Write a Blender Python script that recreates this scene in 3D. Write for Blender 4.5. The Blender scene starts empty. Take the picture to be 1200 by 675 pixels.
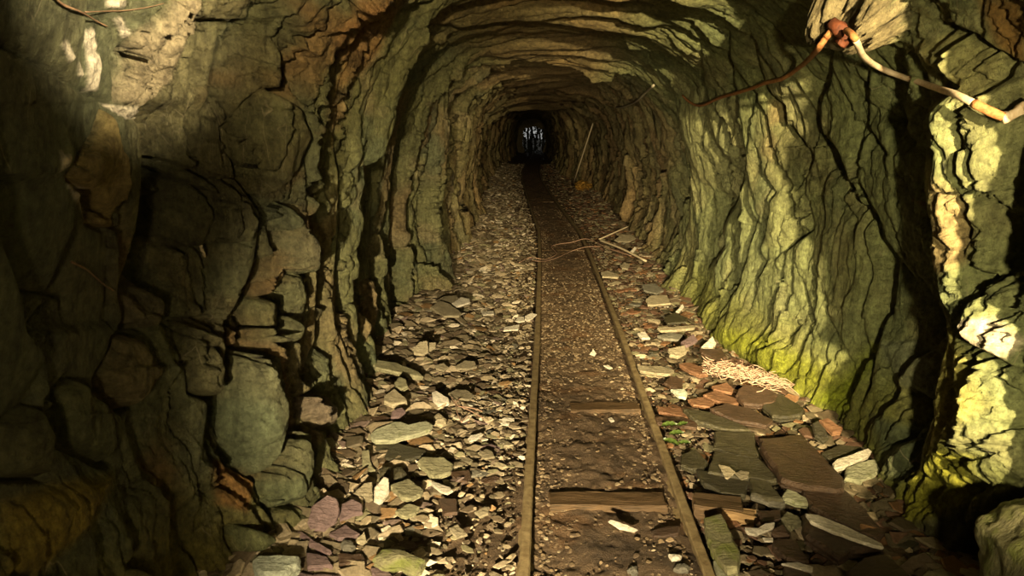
import bpy, math, random
import numpy as np
from mathutils import Vector, noise as mnoise

random.seed(7)
rng = np.random.default_rng(11)
C = bpy.context.scene.collection
F, PITCH, CAMH = 800.0, math.radians(12.6), 1.4
SP, CP = math.sin(PITCH), math.cos(PITCH)

# ------------------------------------------------------------------ camera model (1200 x 675)
def unproj(px, py, Z):
    x = (px - 600.0) / F * Z; d = (py - 337.5) / F * Z
    return x, Z * CP - d * SP, CAMH - Z * SP - d * CP
def proj(X, Y, Zw):
    Z = Y * CP - (Zw - CAMH) * SP
    D = -Y * SP - (Zw - CAMH) * CP
    Zs = np.where(np.abs(Z) < 1e-3, 1e-3, Z)
    return 600 + F * X / Zs, 337.5 + F * D / Zs, Z
GZY = np.array([-3, 0, 18, 21, 24, 28, 34, 60.]); GZZ = np.array([0, 0, .0, .05, .13, .2, .2, .2])
def gz(Y): return np.interp(Y, GZY, GZZ)
def ground(px, py, z=0.0):
    """point of the ground (raised by z) seen at a pixel"""
    dy = (py - 337.5) / F
    zt = z
    for _ in range(6):
        Z = (CAMH - zt) / (SP + dy * CP)
        X, Y, _w = unproj(px, py, Z)
        zt = z + float(gz(Y))
    return X, Y, zt

# ------------------------------------------------------------------ noise
def h2(ix, iy, seed, k=0):
    n = (ix.astype(np.int64) * 374761393 + iy.astype(np.int64) * 668265263 + seed * 1442695041 + k * 97531357) & 0xFFFFFFFF
    n = ((n ^ (n >> 13)) * 1274126177) & 0xFFFFFFFF
    n = ((n ^ (n >> 16)) * 2246822519) & 0xFFFFFFFF
    return ((n ^ (n >> 15)) & 0xFFFFFF) / float(0xFFFFFF)
def perlin(x, y, seed=0):
    x = np.asarray(x, float); y = np.asarray(y, float)
    xi = np.floor(x); yi = np.floor(y); xf = x - xi; yf = y - yi
    u = xf * xf * xf * (xf * (xf * 6 - 15) + 10); v = yf * yf * yf * (yf * (yf * 6 - 15) + 10)
    def g(dx, dy):
        a = h2(xi + dx, yi + dy, seed) * 2 * math.pi
        return np.cos(a) * (xf - dx) + np.sin(a) * (yf - dy)
    return 1.5 * ((g(0, 0) * (1 - u) + g(1, 0) * u) * (1 - v) + (g(0, 1) * (1 - u) + g(1, 1) * u) * v)
def fbm(x, y, seed=0, o=4, ridged=False):
    s = 0; a = 1.0; t = 0
    for i in range(o):
        n = perlin(x * 2**i, y * 2**i, seed + i * 17)
        if ridged: n = 1 - 2 * np.abs(n)
        s = s + a * n; t += a; a *= .5
    return s / t
def worley(x, y, seed=0):
    xi = np.floor(x); yi = np.floor(y)
    f1 = np.full(x.shape, 9.); f2 = np.full(x.shape, 9.)
    ca = np.zeros(x.shape); cb = np.zeros(x.shape); cc = np.zeros(x.shape); ox = np.zeros(x.shape); oy = np.zeros(x.shape)
    for dx in (-1, 0, 1):
        for dy in (-1, 0, 1):
            cx = xi + dx; cy = yi + dy
            jx = cx + .1 + .8 * h2(cx, cy, seed, 1) - x; jy = cy + .1 + .8 * h2(cx, cy, seed, 2) - y
            d = np.sqrt(jx * jx + jy * jy)
            m = d < f1
            f2 = np.where(m, f1, np.minimum(f2, d)); f1 = np.where(m, d, f1)
            ox = np.where(m, -jx, ox); oy = np.where(m, -jy, oy)
            ca = np.where(m, h2(cx, cy, seed, 3), ca); cb = np.where(m, h2(cx, cy, seed, 4), cb); cc = np.where(m, h2(cx, cy, seed, 5), cc)
    return f1, f2, ca, cb, cc, ox, oy
def sstep(a, b, x):
    t = np.clip((x - a) / (b - a), 0, 1); return t * t * (3 - 2 * t)

# ------------------------------------------------------------------ object helpers
def tag(o, label=None, cat=None, group=None, kind=None):
    if label: o['label'] = label
    if cat: o['category'] = cat
    if group: o['group'] = group
    if kind: o['kind'] = kind
    return o
def mesh_np(name, co, quads=None, faces=None, mat=None, smooth=True, col=None, parent=None):
    me = bpy.data.meshes.new(name)
    if faces is not None:
        me.from_pydata([tuple(c) for c in co], [], faces)
    else:
        n = len(quads); k = quads.shape[1]
        me.vertices.add(len(co)); me.vertices.foreach_set('co', np.ascontiguousarray(co, dtype=np.float32).ravel())
        me.loops.add(n * k); me.loops.foreach_set('vertex_index', np.ascontiguousarray(quads, dtype=np.int32).ravel())
        me.polygons.add(n); me.polygons.foreach_set('loop_start', np.arange(0, n * k, k, dtype=np.int32))
        me.polygons.foreach_set('loop_total', np.full(n, k, dtype=np.int32))
    me.update(calc_edges=True); me.validate()
    me.polygons.foreach_set('use_smooth', np.full(len(me.polygons), bool(smooth)))
    if col is not None:
        a = me.color_attributes.new('Col', 'FLOAT_COLOR', 'POINT')
        c4 = np.ones((len(co), 4), np.float32); c4[:, :col.shape[1]] = col; a.data.foreach_set('color', c4.ravel())
    if mat: me.materials.append(mat)
    o = bpy.data.objects.new(name, me); C.objects.link(o)
    if parent: o.parent = parent
    return o
def thing(name, label, cat, loc=(0, 0, 0), group=None):
    o = bpy.data.objects.new(name, None); C.objects.link(o); o.location = loc; o.empty_display_size = .05
    return tag(o, label, cat, group)

# ------------------------------------------------------------------ materials
def new_mat(name):
    m = bpy.data.materials.new(name); m.use_nodes = True; nt = m.node_tree
    b = nt.nodes['Principled BSDF']
    return m, nt, b
def N(nt, t, **kw):
    n = nt.nodes.new(t)
    for k, v in kw.items():
        if k.startswith('i_'): n.inputs[k[2:].replace('_', ' ')].default_value = v
        else: setattr(n, k, v)
    return n
def mixc(nt, fac, a, b, blend='MIX'):
    n = nt.nodes.new('ShaderNodeMix'); n.data_type = 'RGBA'; n.blend_type = blend
    for s, v in ((0, fac), (6, a), (7, b)):
        if hasattr(v, 'is_linked') or hasattr(v, 'links'): nt.links.new(v, n.inputs[s])
        else: n.inputs[s].default_value = v if s == 0 else (*v, 1)
    return n.outputs[2]
def ramp(nt, src, stops):
    r = nt.nodes.new('ShaderNodeValToRGB'); nt.links.new(src, r.inputs[0])
    e = r.color_ramp.elements
    e[0].position, e[0].color = stops[0][0], (*([stops[0][1]] * 3), 1) if not isinstance(stops[0][1], tuple) else (*stops[0][1], 1)
    e[1].position, e[1].color = stops[-1][0], (*([stops[-1][1]] * 3), 1) if not isinstance(stops[-1][1], tuple) else (*stops[-1][1], 1)
    for p, c in stops[1:-1]:
        x = e.new(p); x.color = (*([c] * 3), 1) if not isinstance(c, tuple) else (*c, 1)
    return r.outputs[0]
def noise_tex(nt, scale, detail=6, rough=.6, vec=None, dist=0):
    n = N(nt, 'ShaderNodeTexNoise'); n.inputs['Scale'].default_value = scale; n.inputs['Detail'].default_value = detail
    n.inputs['Roughness'].default_value = rough; n.inputs['Distortion'].default_value = dist
    if vec is not None: nt.links.new(vec, n.inputs['Vector'])
    return n.outputs['Fac']
def coords(nt, scale=(1, 1, 1), rot=(0, 0, 0)):
    t = N(nt, 'ShaderNodeTexCoord'); m = N(nt, 'ShaderNodeMapping'); m.inputs['Scale'].default_value = scale; m.inputs['Rotation'].default_value = rot
    nt.links.new(t.outputs['Object'], m.inputs['Vector']); return m.outputs['Vector']
def bump(nt, b, hts, normal=None):
    prev = None
    for h, st, di in hts:
        n = N(nt, 'ShaderNodeBump'); n.inputs['Strength'].default_value = st; n.inputs['Distance'].default_value = di
        nt.links.new(h, n.inputs['Height'])
        if prev: nt.links.new(prev, n.inputs['Normal'])
        prev = n.outputs['Normal']
    nt.links.new(prev, b.inputs['Normal'])

def rock_material():
    m, nt, b = new_mat('rock')
    v1 = coords(nt, (1, 1, 1)); v2 = coords(nt, (3.2, 3.2, 1.0), (.1, .15, 0))
    a = N(nt, 'ShaderNodeAttribute', attribute_name='Col')
    n1 = noise_tex(nt, 9, 8, .65, v2, .3); n2 = noise_tex(nt, 45, 6, .7, v1); n3 = noise_tex(nt, 3.2, 5, .6, v1)
    c = mixc(nt, ramp(nt, n1, [(.3, 0), (.7, 1)]), (.52, .50, .48), (1.35, 1.33, 1.3))
    col = mixc(nt, 1.0, a.outputs['Color'], c, 'MULTIPLY')
    c2 = mixc(nt, ramp(nt, n2, [(.32, 0), (.68, 1)]), (.45, .43, .40), (1.55, 1.52, 1.48))
    col = mixc(nt, .85, col, c2, 'MULTIPLY')
    veins = N(nt, 'ShaderNodeTexVoronoi', feature='DISTANCE_TO_EDGE'); veins.inputs['Scale'].default_value = 4.5
    wv = N(nt, 'ShaderNodeMix'); wv.data_type = 'RGBA'; wv.inputs[0].default_value = .12
    nn = N(nt, 'ShaderNodeTexNoise'); nn.inputs['Scale'].default_value = 5; nn.inputs['Detail'].default_value = 6; nt.links.new(v1, nn.inputs['Vector'])
    nt.links.new(v2, wv.inputs[6]); nt.links.new(nn.outputs['Color'], wv.inputs[7]); nt.links.new(wv.outputs[2], veins.inputs['Vector'])
    vm = ramp(nt, veins.outputs['Distance'], [(.0, 1), (.018, 0)])
    mul = N(nt, 'ShaderNodeMath', operation='MULTIPLY'); nt.links.new(vm, mul.inputs[0]); nt.links.new(ramp(nt, n3, [(.55, 0), (.68, .5)]), mul.inputs[1])
    col = mixc(nt, mul.outputs[0], col, (.62, .52, .32))
    nt.links.new(col, b.inputs['Base Color'])
    r = N(nt, 'ShaderNodeMapRange'); nt.links.new(noise_tex(nt, 14, 5, .6, v1), r.inputs[0]); r.inputs[3].default_value = .34; r.inputs[4].default_value = .78
    nt.links.new(r.outputs[0], b.inputs['Roughness']); b.inputs['Specular IOR Level'].default_value = .35
    n4 = noise_tex(nt, 26, 10, .68, v2, .4)
    bump(nt, b, [(n4, 1.0, .034), (noise_tex(nt, 58, 6, .7, v1, .5), .9, .012), (noise_tex(nt, 130, 5, .75, v1), .9, .005)])
    return m
def slate_mat(name, col, col2, rough=.55, spec=.4, moss=0, rand=.35):
    m, nt, b = new_mat(name)
    v = coords(nt, (1, 1, 1)); vs = coords(nt, (1, 3.5, 2), (0, 0, .5))
    n1 = noise_tex(nt, 16, 7, .62, vs, .4); n2 = noise_tex(nt, 90, 5, .7, v)
    c = mixc(nt, ramp(nt, n1, [(.34, 0), (.66, 1)]), col, col2)
    c = mixc(nt, .6, c, mixc(nt, ramp(nt, n2, [(.3, 0), (.7, 1)]), (.4, .4, .4), (1.5, 1.5, 1.5)), 'MULTIPLY')
    c = mixc(nt, .7, c, mixc(nt, ramp(nt, noise_tex(nt, 6, 5, .6, v, 1.2), [(.35, 0), (.62, 1)]), (.5, .48, .45), (1.2, 1.2, 1.18)), 'MULTIPLY')
    if moss:
        c = mixc(nt, ramp(nt, noise_tex(nt, 11, 6, .65, v), [(.62 - moss * .3, 0), (.7 - moss * .2, 1)]), c, (.14, .155, .035))
    oi = N(nt, 'ShaderNodeObjectInfo'); r = N(nt, 'ShaderNodeMapRange'); nt.links.new(oi.outputs['Random'], r.inputs[0])
    r.inputs[3].default_value = 1 - rand; r.inputs[4].default_value = 1 + rand * .6
    hs = N(nt, 'ShaderNodeHueSaturation'); nt.links.new(r.outputs[0], hs.inputs['Value']); nt.links.new(c, hs.inputs['Color'])
    nt.links.new(hs.outputs[0], b.inputs['Base Color']); b.inputs['Roughness'].default_value = rough; b.inputs['Specular IOR Level'].default_value = spec
    bump(nt, b, [(noise_tex(nt, 22, 8, .68, vs), .9, .016), (n2, .6, .004)])
    return m
def attr_mat(name, rough=.6, spec=.35, bs=.5, scale=60):
    m, nt, b = new_mat(name); v = coords(nt)
    a = N(nt, 'ShaderNodeAttribute', attribute_name='Col')
    n = noise_tex(nt, scale, 7, .7, v)
    c = mixc(nt, .8, a.outputs['Color'], mixc(nt, ramp(nt, n, [(.3, 0), (.7, 1)]), (.5, .48, .45), (1.45, 1.42, 1.4)), 'MULTIPLY')
    nt.links.new(c, b.inputs['Base Color']); b.inputs['Roughness'].default_value = rough; b.inputs['Specular IOR Level'].default_value = spec
    bump(nt, b, [(n, bs, .012), (noise_tex(nt, scale * 4, 4, .7, v), bs, .004)])
    return m
def simple_mat(name, c1, c2, scale=40, rough=.6, spec=.3, metal=0, bs=.5, bd=.004, stretch=(1, 1, 1)):
    m, nt, b = new_mat(name); v = coords(nt, stretch); n = noise_tex(nt, scale, 7, .68, v)
    nt.links.new(mixc(nt, ramp(nt, n, [(.35, 0), (.65, 1)]), c1, c2), b.inputs['Base Color'])
    b.inputs['Roughness'].default_value = rough; b.inputs['Specular IOR Level'].default_value = spec; b.inputs['Metallic'].default_value = metal
    bump(nt, b, [(n, bs, bd)]); return m

M = {}
M['rock'] = rock_material()
M['green'] = slate_mat('green_slate', (.20, .185, .10), (.33, .31, .18), moss=0)
M['grey'] = slate_mat('grey_slate', (.15, .14, .10), (.26, .24, .18))
M['tan'] = slate_mat('tan_slate', (.32, .27, .16), (.50, .43, .28))
M['pale'] = slate_mat('pale_slate', (.62, .56, .42), (.80, .74, .60), rough=.5, rand=.15)
M['mint'] = slate_mat('mint_slate', (.48, .52, .39), (.62, .65, .50), rough=.6, rand=.1)
M['brown'] = slate_mat('brown_slate', (.060, .036, .020), (.115, .068, .038), rough=.38, spec=.5, rand=.25)
M['dark'] = slate_mat('dark_slate', (.045, .040, .022), (.085, .074, .036), rough=.36, spec=.5, rand=.25)
M['purple'] = slate_mat('purple_slate', (.17, .115, .11), (.28, .19, .18), rough=.5, rand=.15)
M['rust'] = slate_mat('rust_slate', (.19, .09, .045), (.30, .16, .08), rough=.45, rand=.2)
M['mossy'] = slate_mat('mossy_slate', (.16, .15, .075), (.27, .25, .13), moss=.5, rand=.1)
M['lime'] = slate_mat('lime_slate', (.30, .31, .19), (.48, .47, .31), moss=.1, rand=.1)
M['chips'] = attr_mat('slate_chips_mix', .5, .4, .4, 70)
M['mud'] = attr_mat('wet_mud', .55, .4, 1.0, 42)
M['rail'] = simple_mat('rusty_rail_steel', (.16, .11, .05), (.34, .26, .13), 30, .5, .5, .1, .6, .003)
M['wood'] = simple_mat('wet_rotten_wood', (.05, .032, .014), (.15, .09, .04), 14, .5, .4, 0, .9, .01, (1, 9, 9))
M['wood_pale'] = simple_mat('split_wood', (.20, .12, .05), (.42, .27, .12), 14, .6, .3, 0, .9, .008, (1, 9, 9))
M['rustpipe'] = simple_mat('rusted_cable', (.20, .07, .02), (.42, .20, .07), 55, .7, .25, 0, .8, .004)
M['palepipe'] = simple_mat('bleached_cable', (.46, .33, .19), (.68, .55, .38), 26, .6, .3, 0, .6, .003)
M['rust'+'_stain'] = simple_mat('rust_bracket', (.06, .018, .008), (.14, .04, .015), 60, .7, .25, 0, .8, .004)
M['wire'] = simple_mat('grey_wire', (.30, .27, .18), (.45, .40, .28), 60, .5, .4)
M['redwire'] = simple_mat('pinkish_wire', (.33, .19, .12), (.50, .32, .22), 60, .6, .3)
M['stick'] = simple_mat('dry_pale_wood', (.55, .44, .26), (.78, .66, .45), 40, .65, .3, 0, .5, .002)
M['twig'] = simple_mat('dry_roots', (.42, .27, .17), (.70, .50, .36), 60, .7, .25, 0, .4, .002)
M['darktwig'] = simple_mat('brown_roots', (.12, .07, .04), (.25, .15, .08), 60, .7, .25, 0, .4, .002)
M['leaf'] = simple_mat('green_leaf', (.035, .06, .012), (.08, .12, .02), 40, .4, .4, 0, .3, .002)
M['bark'] = simple_mat('tree_bark', (.02, .018, .014), (.05, .045, .035), 12, .8, .2)
M['ivy'] = simple_mat('hanging_ivy', (.01, .015, .008), (.03, .035, .02), 12, .8, .2)
M['ochre'] = simple_mat('ochre_earth', (.32, .17, .03), (.5, .29, .06), 30, .8, .2, 0, .8, .01)

# ------------------------------------------------------------------ plan of the tunnel
def plan(pts, z=.03):
    q = [ground(a, b, z)[:2] for a, b in pts]
    q.sort(key=lambda p: p[1]); return q
RAILROW = [(675, 614, 837, 223), (600, 617.5, 802.5, 185), (530, 621.8, 778, 157), (400, 629.5, 731.5, 102), (350, 631, 710, 79.5), (300, 632.3, 689.6, 58.5),
           (270, 631.6, 679, 47.2), (250, 625, 665, 40), (232, 618.7, 650.8, 32), (220, 615.3, 641.5, 26.5), (210, 612, 635, 22.8), (200, 612.5, 632.3, 19.8), (192, 614.8, 632.4, 17.6)]
ry = []; rl = []; rr = []
for y, l, r, g in RAILROW:
    Zc = F * .6 / g; a = unproj(l, y, Zc); b = unproj(r, y, Zc); ry.append(a[1]); rl.append(a[0]); rr.append(a[0] + .6)
ry = np.array([-1.5, 0.5] + ry + [36, 52]); rl = np.array([-.12, -.03] + rl + [.95, 1.6]); rr = rl + .6
def railx(Y): return np.interp(Y, ry, rl)

LBASE = plan([(215, 675), (330, 612), (385, 522), (425, 490), (452, 462)])
LBASE += [(-.93, LBASE[-1][1] + .22), (-.93, 4.9), (-.80, 5.6), (-.66, 6.3), (-.62, 6.6), (-.86, 6.85), (-.80, 7.6), (-.66, 8.3), (-.52, 9.0), (-.70, 9.2), (-.62, 10.8), (-.52, 12.5), (-.70, 12.9), (-.62, 16), (-.60, 17.6), (-1.0, 18.0)]
LX = np.array([-.95, -.93, -.92] + [p[0] for p in LBASE] + [-.75, -.6, -.4, .1, .55]); LY = np.array([-3, 0, 1.0] + [p[1] for p in LBASE] + [22, 26, 30, 40, 55])
RBASE = plan([(1120, 640), (1046, 575), (1030, 545), (995, 515), (935, 465), (880, 425), (838, 398), (822, 372), (786, 335), (768, 302), (745, 272), (716, 238), (694, 217)])
RX = np.array([1.35, 1.38, 1.40, 1.42] + [p[0] for p in RBASE] + [1.75, 1.75, 1.9, 2.1, 2.6]); RY = np.array([-3, 0, 1, 1.7] + [p[1] for p in RBASE] + [22, 26, 30, 40, 55])
print('LBASE', [(round(a, 2), round(b, 2)) for a, b in LBASE]); print('RBASE', [(round(a, 2), round(b, 2)) for a, b in RBASE])
TY = np.array([-3, 0, 3.5, 6, 7.2, 7.5, 10, 14, 18, 18.5, 24, 30, 44, 55.]); TZ = np.array([2.25, 2.2, 2.2, 2.2, 2.12, 2.24, 2.28, 2.28, 2.22, 2.40, 2.45, 2.4, 2.4, 2.4])
def smooth_interp(Y, a, b, w=.08):
    return sum(np.interp(Y + k * w, a, b) for k in (-1, -.5, 0, .5, 1)) / 5

# ------------------------------------------------------------------ rock shell
Ys = np.concatenate([np.arange(-2.6, .8, .05), .8 * 1.0036 ** np.arange(0, 1178)])
WALL, ARCH = 1.45, 3.1
NW, NA = 270, 420
ss = np.concatenate([np.linspace(0, WALL, NW, endpoint=False), np.linspace(WALL, WALL + ARCH, NA, endpoint=False), np.linspace(WALL + ARCH, 2 * WALL + ARCH, NW)])
YY, SS = np.meshgrid(Ys, ss, indexing='ij')
def base_surface(Yg, S):
    lx = smooth_interp(Yg, LY, LX); rx = smooth_interp(Yg, RY, RX); top = smooth_interp(Yg, TY, TZ, .15)
    g = gz(Yg)
    xc = (lx + rx) / 2; w = (rx - lx) / 2
    a = np.clip((S - WALL) / ARCH, 0, 1) * math.pi
    n = 2.35
    ca = np.cos(a); sa = np.sin(a)
    X = xc - w * np.sign(ca) * np.abs(ca) ** (2 / n)
    spring = 1.33
    Zr = spring + (top - spring) * np.abs(sa) ** (2 / n)
    lft = S < WALL; rgt = S > WALL + ARCH
    Zr = np.where(lft, -.12 + (spring + .12) * S / WALL, Zr)
    Zr = np.where(rgt, -.12 + (spring + .12) * (2 * WALL + ARCH - S) / WALL, Zr)
    X = np.where(lft, lx, X); X = np.where(rgt, rx, X)
    # walls lean out a little at mid height and come in at the foot
    hh = np.clip(Zr / 1.33, 0, 1)
    lean = .10 * np.sin(hh * math.pi) 
    X = X - np.where(lft | ((S < WALL + ARCH / 2)), lean, -lean) * np.where(Zr < 1.33, 1, 0)
    return X, Yg.copy(), Zr + g
bx, by, bz = base_surface(YY, SS)
P = np.stack([bx, by, bz], -1)
def normals(P):
    du = np.gradient(P, axis=0); dv = np.gradient(P, axis=1)
    n = np.cross(du, dv); n /= (np.linalg.norm(n, axis=-1, keepdims=True) + 1e-9)
    return n
Nrm = normals(P)
ctr = np.stack([(np.interp(YY, LY, LX) + np.interp(YY, RY, RX)) / 2, YY, np.full(YY.shape, 1.0)], -1)
flip = np.sign(np.sum((ctr - P) * Nrm, -1, keepdims=True)); Nrm = Nrm * flip
# keep the direction smooth where the profile kinks
Nrm[..., 1] *= .6
Nrm /= np.linalg.norm(Nrm, axis=-1, keepdims=True)

isL = sstep(WALL + ARCH * .42, WALL + ARCH * .25, SS); isR = sstep(WALL + ARCH * .55, WALL + ARCH * .72, SS); isC = 1 - np.clip(isL + isR, 0, 1)
H = np.zeros(YY.shape)
# large swells and ribs across the roof
H += .09 * fbm(YY * .9, SS * .7, 3, 3)
rib = (YY * .62 + .55 * perlin(YY * .3, SS * .8, 5) + .25 * perlin(YY * 1.3, SS * 1.6, 8)); saw = rib - np.floor(rib)
far = sstep(3.5, 7, YY)
H += far * .20 * (saw - .5) * (.45 + .55 * isC)

# natural jointing: tall lens-shaped slabs on the walls, lumpy stones on the near left
lump = isL * sstep(3.6, 2.7, YY)
wy = YY + .10 * fbm(YY * 1.7, SS * 1.3, 21, 3) + .10 * (SS - 1) * isR * -.3
ws = SS + .18 * fbm(YY * 1.5, SS * 1.2, 31, 3)
n_w = fbm(YY * 8, SS * 8, 58, 3)
def slabs(fy, fs, seed, off, tilt, groove, gw, pw=2):
    f1, f2, a, b, c, ox, oy = worley(wy * fy, ws * fs, seed)
    e = f2 - f1
    return off * (a - .5) + tilt * 1.2 * ox * (.3 + a) + tilt * ((b - .5) * ox + (c - .5) * oy) * 2 - groove * np.exp(-(e / gw) ** pw), e, a
tall = isL * sstep(2.9, 3.6, YY)
A1, e1, c1 = slabs(2.7, .85, 41, .08, .09, .055, .07)
A1b, e1b, c1b = slabs(3.1, .33, 42, .11, .12, .07, .07)
A1 = A1 * (1 - tall) + A1b * tall
A2, e2, c2 = slabs(6.5, 1.3, 43, .035, .045, .026, .07)
A3, e3, c3 = slabs(17, 4.2, 47, .012, .018, .009, .09)
L1_, le1, lc1 = slabs(3.3, 1.05, 51, .09, .08, .06, .10)
f1, f2, a_, b_, c_, ox, oy = worley(wy * 5.2, ws * 1.6, 53); dome = .05 * np.sqrt(np.clip(1 - (f1 / .85) ** 2, 0, 1)) + .035 * (a_ - .5) + .06 * ((b_ - .5) * ox + (c_ - .5) * oy)
f1b, f2b, a2_, b2_, c2_, oxb, oyb = worley(wy * 15 + .3 * n_w, ws * 5 + .3 * n_w, 59); dome2 = .018 * np.sqrt(np.clip(1 - (f1b / .85) ** 2, 0, 1)) + .022 * (a2_ - .5) + .03 * ((b2_ - .5) * oxb + (c2_ - .5) * oyb)
f1d, f2d, a3_, b3_, c3_, oxd, oyd = worley(wy * 36, ws * 13, 60); dome3 = .008 * (a3_ - .5) + .012 * ((b3_ - .5) * oxd + (c3_ - .5) * oyd)
fine = .016 * fbm(wy * 9, ws * 3.5, 61, 5, True) + .008 * fbm(wy * 34, ws * 15, 67, 4)
slabby = .8 * A1 + .9 * A2 + A3 + fine
A4, e4, c4 = slabs(8.5, 2.3, 62, .045, .055, .035, .08)
lumpy = .5 * L1_ + .45 * dome + .022 * fbm(wy * 5, ws * 2.2, 64, 5, True) + .8 * A4 + dome2 + dome3 + fine * 1.7
traced_r = isR * sstep(9, 6, YY)                       # here the carved crevices below carry the main forms
nearslab = isL * sstep(1.95, 1.7, YY + .12 * (SS - 1.3)) * sstep(.45, .8, SS)    # the broad smooth slab beside the viewer
H2 = slabby * (1 - lump) + lumpy * lump
H2 = H2 * (1 - nearslab) + (.35 * A1 + .5 * fine) * nearslab
H2 = H2 * (1 - traced_r) + (.34 * A1 + .26 * A2 + .38 * A3 + .7 * fine) * traced_r
lumpy = lumpy + .008 * fbm(YY * 26, SS * 17, 65, 4, True) * sstep(4, 3, YY)
H2 = H2 + lump * (1 - nearslab) * .008 * fbm(YY * 26, SS * 17, 65, 4, True)
nearR = isR * sstep(2.75, 2.45, YY)
H2 = H2 + nearR * (.5 * A4 + .7 * dome2 + 1.2 * dome3 + .018 * fbm(YY * 13, SS * 11, 63, 4, True))
H2 = H2 * (1 - .55 * isC)
roofz = isC
H2 += roofz * .06 * fbm(YY * 2.2, SS * .8, 71, 4, True)
H = H + H2 + .03

P1 = P + Nrm * H[..., None]
PX, PY, PZ = proj(P1[..., 0], P1[..., 1], P1[..., 2])
vis = (PZ > .4)
del P1
col = np.zeros(YY.shape + (3,))
def lerp(c, tgt, w): return c * (1 - w[..., None]) + np.array(tgt) * w[..., None]
n_a = fbm(YY * 1.6, SS * .8, 81, 5); n_b = fbm(YY * 4.2, SS * 1.7, 91, 5); n_c = fbm(YY * 2.3, SS * 2.1, 101, 4)
col = lerp(col, (.205, .215, .095), np.ones(YY.shape))
col = lerp(col, (.29, .22, .11), sstep(-.05, .3, n_a) * .8)
col = lerp(col, (.12, .15, .085), sstep(.05, .35, n_b) * .7)
col = lerp(col, (.42, .36, .20), sstep(.18, .4, n_c) * .55)
col = lerp(col, (.20, .15, .065), isC * .75)
col = lerp(col, (.33, .23, .09), isC * sstep(.1, .35, n_b) * .6)
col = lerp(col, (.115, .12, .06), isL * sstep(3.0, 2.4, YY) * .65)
col = lerp(col, (.23, .12, .04), isL * sstep(3.2, 2.2, YY) * sstep(.0, .3, n_c) * .6)
col = lerp(col, (.25, .30, .13), isR * sstep(8, 6, YY) * .55)
col = lerp(col, (.30, .21, .095), sstep(5.5, 11, YY) * (.45 + .3 * sstep(-.2, .3, n_a)))
hz = bz - gz(YY)
col = lerp(col, (.25, .265, .055), isR * sstep(.46, .12, hz + .12 * n_b) * sstep(7, 5, YY) * .85)
col = lerp(col, (.30, .25, .04), isL * sstep(.45, .1, hz + .1 * n_b) * sstep(2.4, 1.7, YY) * .7)
col = col * (1 + .18 * (c2[..., None] - .5) * 2)

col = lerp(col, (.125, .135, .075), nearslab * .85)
# ---- features carved where the photograph shows them
flatidx = None
def polydist(px, py, pts, widths=False):
    """signed distance (positive = right side of the line as drawn downwards) and fraction along"""
    best = np.full(px.shape, 1e9); sgn = np.zeros(px.shape); tt = np.zeros(px.shape)
    tot = len(pts) - 1
    for i in range(tot):
        ax, ay = pts[i]; bx_, by_ = pts[i + 1]; dx = bx_ - ax; dy = by_ - ay; L = dx * dx + dy * dy + 1e-9
        t = np.clip(((px - ax) * dx + (py - ay) * dy) / L, 0, 1)
        qx = px - ax - t * dx; qy = py - ay - t * dy
        d = np.sqrt(qx * qx + qy * qy); s = np.sign(dx * (py - ay) - dy * (px - ax))
        m = d < best
        best = np.where(m, d, best); sgn = np.where(m, s, sgn); tt = np.where(m, (i + t) / tot, tt)
    return best, -sgn, tt
def region(x0, x1, y0, y1, side):
    s = {'L': SS < WALL + ARCH * .5, 'R': SS > WALL + ARCH * .5, 'A': SS > -1}[side]
    m = vis & s & (PX > x0) & (PX < x1) & (PY > y0) & (PY < y1)
    return np.nonzero(m)
def zgate(idx, pts):
    """keep only the surface really seen there"""
    z = PZ[idx]; 
    zs = []
    for x, y in pts:
        d = (PX[idx] - x) ** 2 + (PY[idx] - y) ** 2
        k = np.argsort(d)[:12]
        if len(k): zs.append(z[k].min())
    lo, hi = min(zs), max(zs); k = (z > lo * .8) & (z < hi * 1.25)
    return tuple(a[k] for a in idx)
warpx = 3.2 * fbm(YY * 6, SS * 6, 131, 3); warpy = 3.2 * fbm(YY * 6, SS * 6, 137, 3)
def groove(side, pts, wl, wr, depth, taper=.25, rough=1.0):
    xs = [p[0] for p in pts]; ys = [p[1] for p in pts]; w = max(wl, wr) * 3 + 6
    idx = region(min(xs) - w, max(xs) + w, min(ys) - w, max(ys) + w, side)
    if len(idx[0]) == 0: return
    idx = zgate(idx, pts)
    if len(idx[0]) == 0: return
    d, s, t = polydist(PX[idx] + warpx[idx] * rough, PY[idx] + warpy[idx] * rough, pts)
    nearside = (s > 0) if side == 'R' else (s < 0)
    ww = np.where(s > 0, wr, wl)
    long_ = np.where(nearside, 0, .55 * depth * np.exp(-d / (ww * 4.5)))
    tp = sstep(0, taper, t) * sstep(1, 1 - taper, t) * .75 + .25 if taper else 1
    H[idx] -= tp * (depth * 1.0 * np.exp(-(d / (ww * .8)) ** 1.2) + long_)
def inpoly(px, py, pts):
    ins = np.zeros(px.shape, bool); j = len(pts) - 1
    for i in range(len(pts)):
        xi, yi = pts[i]; xj, yj = pts[j]
        c = ((yi > py) != (yj > py)) & (px < (xj - xi) * (py - yi) / (yj - yi + 1e-12) + xi)
        ins ^= c; j = i
    return ins
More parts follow.
